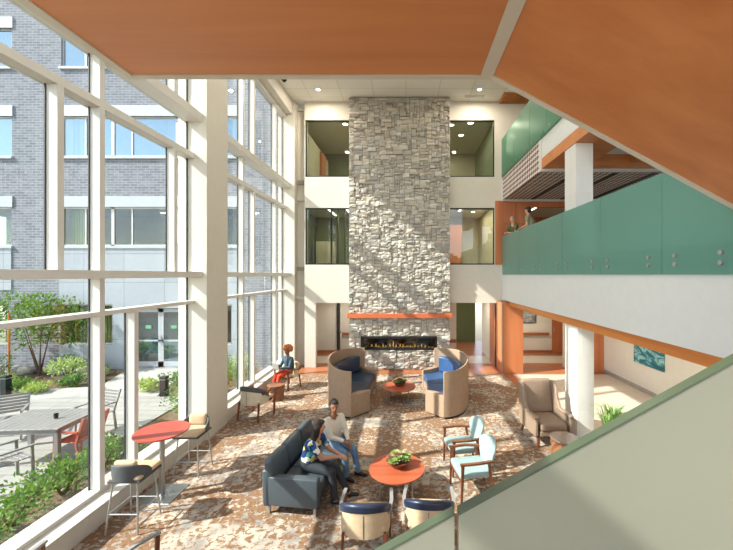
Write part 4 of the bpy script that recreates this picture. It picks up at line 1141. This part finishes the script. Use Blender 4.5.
def ik(a, c, l1, l2, pole):
    a, c, pole = Vector(a), Vector(c), Vector(pole)
    d = c - a; L = min(d.length, (l1 + l2) * .995); u = d.normalized()
    x = (l1 * l1 - l2 * l2 + L * L) / (2 * L); h = math.sqrt(max(0, l1 * l1 - x * x))
    p = (pole - u * pole.dot(u)).normalized()
    return a + u * x + p * h, a + u * L
SKIN_A = plain('skin_light', (206, 160, 132), .55, var=.04); SKIN_B = plain('skin_brown', (142, 96, 70), .55, var=.04); SKIN_C = plain('skin_tan', (188, 138, 108), .55, var=.04)
EYE = plain('eye', (30, 24, 20), .2); LIP = plain('lips', (150, 80, 72), .5); SHOE = plain('black_shoe', (26, 24, 26), .5)
HAIRD = plain('dark_hair', (40, 27, 22), .85, var=.2, vs=40, bump=.5, bs=90); HAIRG = plain('grey_hair', (168, 150, 132), .6, var=.15, vs=40); HAIRO = plain('auburn_hair', (170, 100, 52), .8, var=.3, vs=60, bump=1, bs=60)
DENIM = plain('blue_denim', (104, 136, 166), .8, var=.2, vs=12, bump=.2); DENIMJ = plain('denim_jacket', (62, 84, 98), .8, var=.12, vs=12, bump=.2)
BLACKT = plain('charcoal_trousers', (42, 46, 52), .8); ORANGE = plain('orange_trousers', (206, 72, 36), .75); CREAM = plain('cream_blouse', (214, 204, 186), .75, bump=.2)
GREENS = plain('grey_green_shirt', (128, 132, 106), .8); OLIVE = plain('olive_top', (78, 88, 56), .8)
def floralm():
    t = NT('floral_print'); v = t.coord()
    vo = t.node('TexVoronoi', {'Vector': v, 'Scale': 15.0}); sp = t.node('SeparateColor'); t.l.new(vo.outputs['Color'], sp.inputs[0])
    col = t.ramp(sp.outputs[0], [(0, srgb(26, 44, 120)[:3]), (.3, srgb(232, 228, 214)[:3]), (.45, srgb(30, 90, 150)[:3]), (.62, srgb(206, 196, 76)[:3]), (.75, srgb(24, 40, 92)[:3]), (.9, srgb(70, 150, 150)[:3])], 'CONSTANT')
    return t.pbr(col, .75)
FLORAL = floralm()
def person(loc, rz, label, skin, top, legs, hair, style='short', sleeve='short', pelvis=(0, 0, .54), chest=(0, -.03, .86), neck=(0, -.04, 1.0), head=(0, -.06, 1.16), yaw=0, pitch=0,
           hands=((-.1, -.4, .56), (.1, -.4, .56)), feet=((-.1, -.45, .07), (.1, -.45, .07)), sw=.17, knee=(0, -1, .8), elbow=None, k=1.0, toe=((0, -1), (0, -1)), grip='curl'):
    t = thing('person', loc, rz, label, 'person')
    V = Vector
    pelvis, chest, neck, head = V(pelvis), V(chest), V(neck), V(head)
    body = MB(); tb = MB(); lb = MB()
    RR = 1.0
    for s in (-1, 1):
        o = V((s * .055, 0, 0))
        cap(body, pelvis + o, chest + o * 1.1, .10, .10); cap(tb, pelvis + o + V((0, 0, .03)), chest + o * 1.15, .118, .115)
        cap(body, chest + o, neck + V((s * (sw - .07), 0, -.06)), .09, .055); cap(tb, chest + o * 1.2, neck + V((s * (sw - .06), 0, -.065)), .105, .065)
        cap(lb, pelvis + o * 1.1 + V((0, 0, -.01)), pelvis + o + V((0, 0, .05)), .125, .118)
    cap(body, neck + V((0, 0, -.06)), head + V((0, .01, -.06)), .052, .048)
    Rz = Matrix.Rotation(R(yaw), 4, 'Z') @ Matrix.Rotation(R(pitch), 4, 'X')
    HM = Matrix.Translation(head) @ Rz
    body.sphere((0, .005, .02), (.074, .093, .10), 20, 14, HM)
    body.sphere((0, -.018, -.045), (.054, .066, .062), 18, 12, HM)
    body.tube([(0, -.085, .015), (0, -.108, -.022), (0, -.09, -.03)], [.008, .014, .01], 8, HM)
    for s in (-1, 1): body.sphere((s * .076, .01, -.005), (.009, .018, .028), 10, 8, HM)
    sleeve_end = []
    for i, s in enumerate((-1, 1)):
        sh = neck + V((s * sw, .0, -.07)); tgt = V(hands[i])
        pole = V(elbow[i]) if elbow else V((s * .6, .6, -.6))
        el, wr = ik(sh, tgt, .28 * k, .25 * k, pole)
        cap(body, sh, el, .048, .038); cap(body, el, wr, .038, .025)
        if sleeve == 'long': cap(tb, sh, el, .062, .05); cap(tb, el, el.lerp(wr, .9), .05, .034)
        else: cap(tb, sh, sh.lerp(el, .55), .064, .056)
        # hand with palm, four curled fingers and a thumb
        d = (wr - el).normalized(); side = V((0, 0, 1)).cross(d)
        side = (side if side.length > .2 else V((1, 0, 0))).normalized(); nrm = side.cross(d).normalized()
        if nrm.z > 0: nrm = -nrm
        pc = wr + d * .045
        for q in (-.024, -.008, .008, .024): cap(body, wr + side * q * .7 + d * .01, wr + side * q * 1.15 + d * .085, .014, .0125, 8)
        for q, ln in ((-.03, .055), (-.010, .07), (.010, .075), (.030, .066)):
            a = wr + side * q + d * .085; b = a + (d * .8 + nrm * .5).normalized() * ln * .55; c = b + (d * .35 + nrm * .9).normalized() * ln * .5
            cap(body, a, b, .0095, .0088, 8); cap(body, b, c, .0088, .0075, 8)
        a = wr + d * .02 - side * s * .022; b = a + (d * .6 - side * s * .8 + nrm * .3).normalized() * .035; c = b + (d * .9 - side * s * .1 + nrm * .5).normalized() * .03
        cap(body, a, b, .0125, .0105, 8); cap(body, b, c, .0105, .009, 8)
    for i, s in enumerate((-1, 1)):
        hp = pelvis + V((s * .09, -.01, -.03)); ft = V(feet[i])
        kn, an = ik(hp, ft, .43 * k, .41 * k, knee)
        cap(body, hp, kn, .078, .052); cap(body, kn, an, .05, .034)
        cap(lb, hp, kn, .094, .066); cap(lb, kn, kn.lerp(an, .93), .064, .052)
        td = V((toe[i][0], toe[i][1], 0)).normalized()
        cap(body, an + V((0, 0, -.02)), an + td * .12 + V((0, 0, -.045)), .032, .022)
        shm = MB(); cap(shm, an - td * .035 + V((0, 0, -.035)), an + td * .06 + V((0, 0, -.035)), .038, .036); cap(shm, an + td * .06 + V((0, 0, -.035)), an + td * .155 + V((0, 0, -.045)), .036, .027)
        bake(shm, 'shoe', SHOE, t, .01, 2)
    b = bake(body, 'body', skin, t, .0062, 3)
    bake(tb, 'top', top, t, .012, 6); bake(lb, 'trousers', legs, t, .012, 6)
    for s in (-1, 1): MB().sphere((s * .028, -.083, .012), (.011, .006, .006), 8, 6, HM).build('eye', EYE, t, smooth=True)
    MB().sphere((0, -.080, -.052), (.022, .008, .006), 10, 6, HM).build('mouth', LIP, t, smooth=True)
    hb = MB(); rg = random.Random(4)
    if style == 'afro':
        for q in range(60):
            u = V((rg.gauss(0, 1), rg.gauss(0, 1), rg.gauss(0, 1))).normalized()
            if u.y < -.35 and u.z < .25: continue
            if u.z < -.55: continue
            c = V((u.x * .12, .03 + u.y * .11, .075 + u.z * .10)); hb.sphere(c, .06, 8, 6, HM)
        bake(hb, 'hair', hair, t, .012, 1)
    else:
        hb.sphere((0, .022, .04), (.082, .092, .094), 18, 12, HM); hb.sphere((0, .045, .0), (.076, .07, .09), 16, 10, HM)
        hb.sphere((0, -.045, .085), (.058, .045, .03), 14, 8, HM)
        if style == 'long':
            for x in (-.045, 0, .045): cap(hb, HM @ V((x, .06, .0)), HM @ V((x * 1.2, .085, -.2)), .05, .035)
            for s in (-1, 1): cap(hb, HM @ V((s * .07, .02, .03)), HM @ V((s * .075, .035, -.12)), .026, .02)
        if style == 'bun':
            hb.sphere((0, .1, .07), (.04, .04, .04), 12, 8, HM)
        bake(hb, 'hair', hair, t, .01, 2)
    return t
# woman in the floral top, near end of the sofa, turned to her neighbour
person((-1.50, 5.70, 0), 78, 'person with long dark hair in a blue floral top sitting nearer on the sofa', SKIN_C, FLORAL, BLACKT, HAIRD, 'long', 'short',
       pelvis=(0, .08, .56), chest=(0, .02, .83), neck=(0, -.04, .97), head=(0, -.09, 1.12), yaw=42, pitch=4,
       hands=((.06, -.38, .64), (.10, -.42, .66)), feet=((-.12, -.42, .07), (.10, -.55, .07)), toe=((.1, -1), (.3, -1)))
# woman in the cream blouse at the far end
person((-1.34, 6.42, 0), 48, 'person in a cream blouse and jeans sitting on the far end of the sofa', SKIN_B, CREAM, DENIM, HAIRD, 'bun', 'long',
       pelvis=(0, .02, .58), chest=(0, .0, .88), neck=(0, -.02, 1.03), head=(0, -.04, 1.19), yaw=-28, pitch=3,
       hands=((-.02, -.36, .66), (.07, -.36, .64)), feet=((-.02, -.42, .07), (.22, -.45, .07)), toe=((.2, -1), (.5, -1)))
# woman with laptop
pl = person((-3.72, 11.12, 0), -34, 'person with auburn afro, denim jacket and orange trousers sitting with a laptop', SKIN_B, DENIMJ, ORANGE, HAIRO, 'afro', 'long',
       pelvis=(0, .02, .57), chest=(0, .0, .87), neck=(0, -.03, 1.02), head=(0, -.06, 1.17), yaw=12, pitch=8,
       hands=((-.09, -.36, .72), (.09, -.36, .72)), feet=((-.13, -.52, .07), (.06, -.50, .07)))
t = thing('laptop', (-3.72, 11.12, 0), -34, 'silver laptop on the lap of the person in orange trousers', 'laptop')
MB().rbox(-.16, .16, -.46, -.24, .665, .68, .005, 2).build('keyboard', M['steel_matte'], t)
MB().rbox(-.16, .16, -.005, .005, 0, .22, .004, 2, Matrix.Translation((0, -.465, .68)) @ Matrix.Rotation(R(18), 4, 'X')).build('screen', M['steel_matte'], t)
# two people leaning on the balcony guard
person((3.99, 12.75, 4.0), -60, 'standing person in an olive top leaning on the glass guard, nearer the wood wall', SKIN_A, OLIVE, BLACKT, HAIRG, 'short', 'short',
       pelvis=(0, 0, .95), chest=(0, -.06, 1.27), neck=(0, -.12, 1.42), head=(0, -.17, 1.58), yaw=20, pitch=10,
       hands=((-.14, -.35, 1.10), (.0, -.38, 1.10)), feet=((-.1, .02, .07), (.1, .05, .07)), knee=(0, -1, .1))
person((4.04, 11.2, 4.0), -125, 'person with dark hair in a grey green shirt standing on the balcony', SKIN_C, GREENS, BLACKT, HAIRD, 'short', 'short',
       pelvis=(0, 0, .97), chest=(0, -.05, 1.32), neck=(0, -.10, 1.50), head=(0, -.14, 1.66), yaw=-15, pitch=12, sw=.19,
       hands=((-.12, -.38, 1.12), (.16, -.30, 1.10)), feet=((-.1, .02, .07), (.1, .05, .07)), knee=(0, -1, .1), k=1.03)
# ------------------------------------------------------------------ light, sky, camera
sd = Vector((1, .34, -.845)).normalized()
S = bpy.data.lights.new('sun', 'SUN'); S.energy = 12.5; S.angle = R(.6); S.color = (1, .94, .86)
so = bpy.data.objects.new('sun', S); COL.objects.link(so); so.rotation_euler = sd.to_track_quat('-Z', 'Y').to_euler(); so.location = (-20, -5, 20)
W = bpy.data.worlds.new('sky'); scene.world = W; W.use_nodes = True
nt = W.node_tree; nt.nodes.clear()
sky = nt.nodes.new('ShaderNodeTexSky'); sky.sky_type = 'NISHITA'; sky.sun_disc = False; sky.sun_elevation = R(40); sky.sun_rotation = R(250); sky.air_density = 1.0; sky.dust_density = .3; sky.ozone_density = 1.0
hs = nt.nodes.new('ShaderNodeHueSaturation'); hs.inputs['Saturation'].default_value = .6
bg = nt.nodes.new('ShaderNodeBackground'); bg.inputs[1].default_value = .5
out = nt.nodes.new('ShaderNodeOutputWorld')
nt.links.new(sky.outputs[0], hs.inputs['Color']); nt.links.new(hs.outputs[0], bg.inputs[0]); nt.links.new(bg.outputs[0], out.inputs[0])
cd = bpy.data.cameras.new('camera'); cam = bpy.data.objects.new('camera', cd); COL.objects.link(cam)
cam.location = (0, 0, H); cam.rotation_euler = (R(90), 0, 0)
cd.sensor_width = 36; cd.lens = 350 / 733 * 36; cd.shift_x = -39.5 / 733; cd.shift_y = -.5 / 733; cd.clip_start = .05; cd.clip_end = 300
scene.camera = cam
vs = scene.view_settings; vs.view_transform = 'Standard'; vs.look = 'None'; vs.gamma = 1; vs.exposure = 0.06
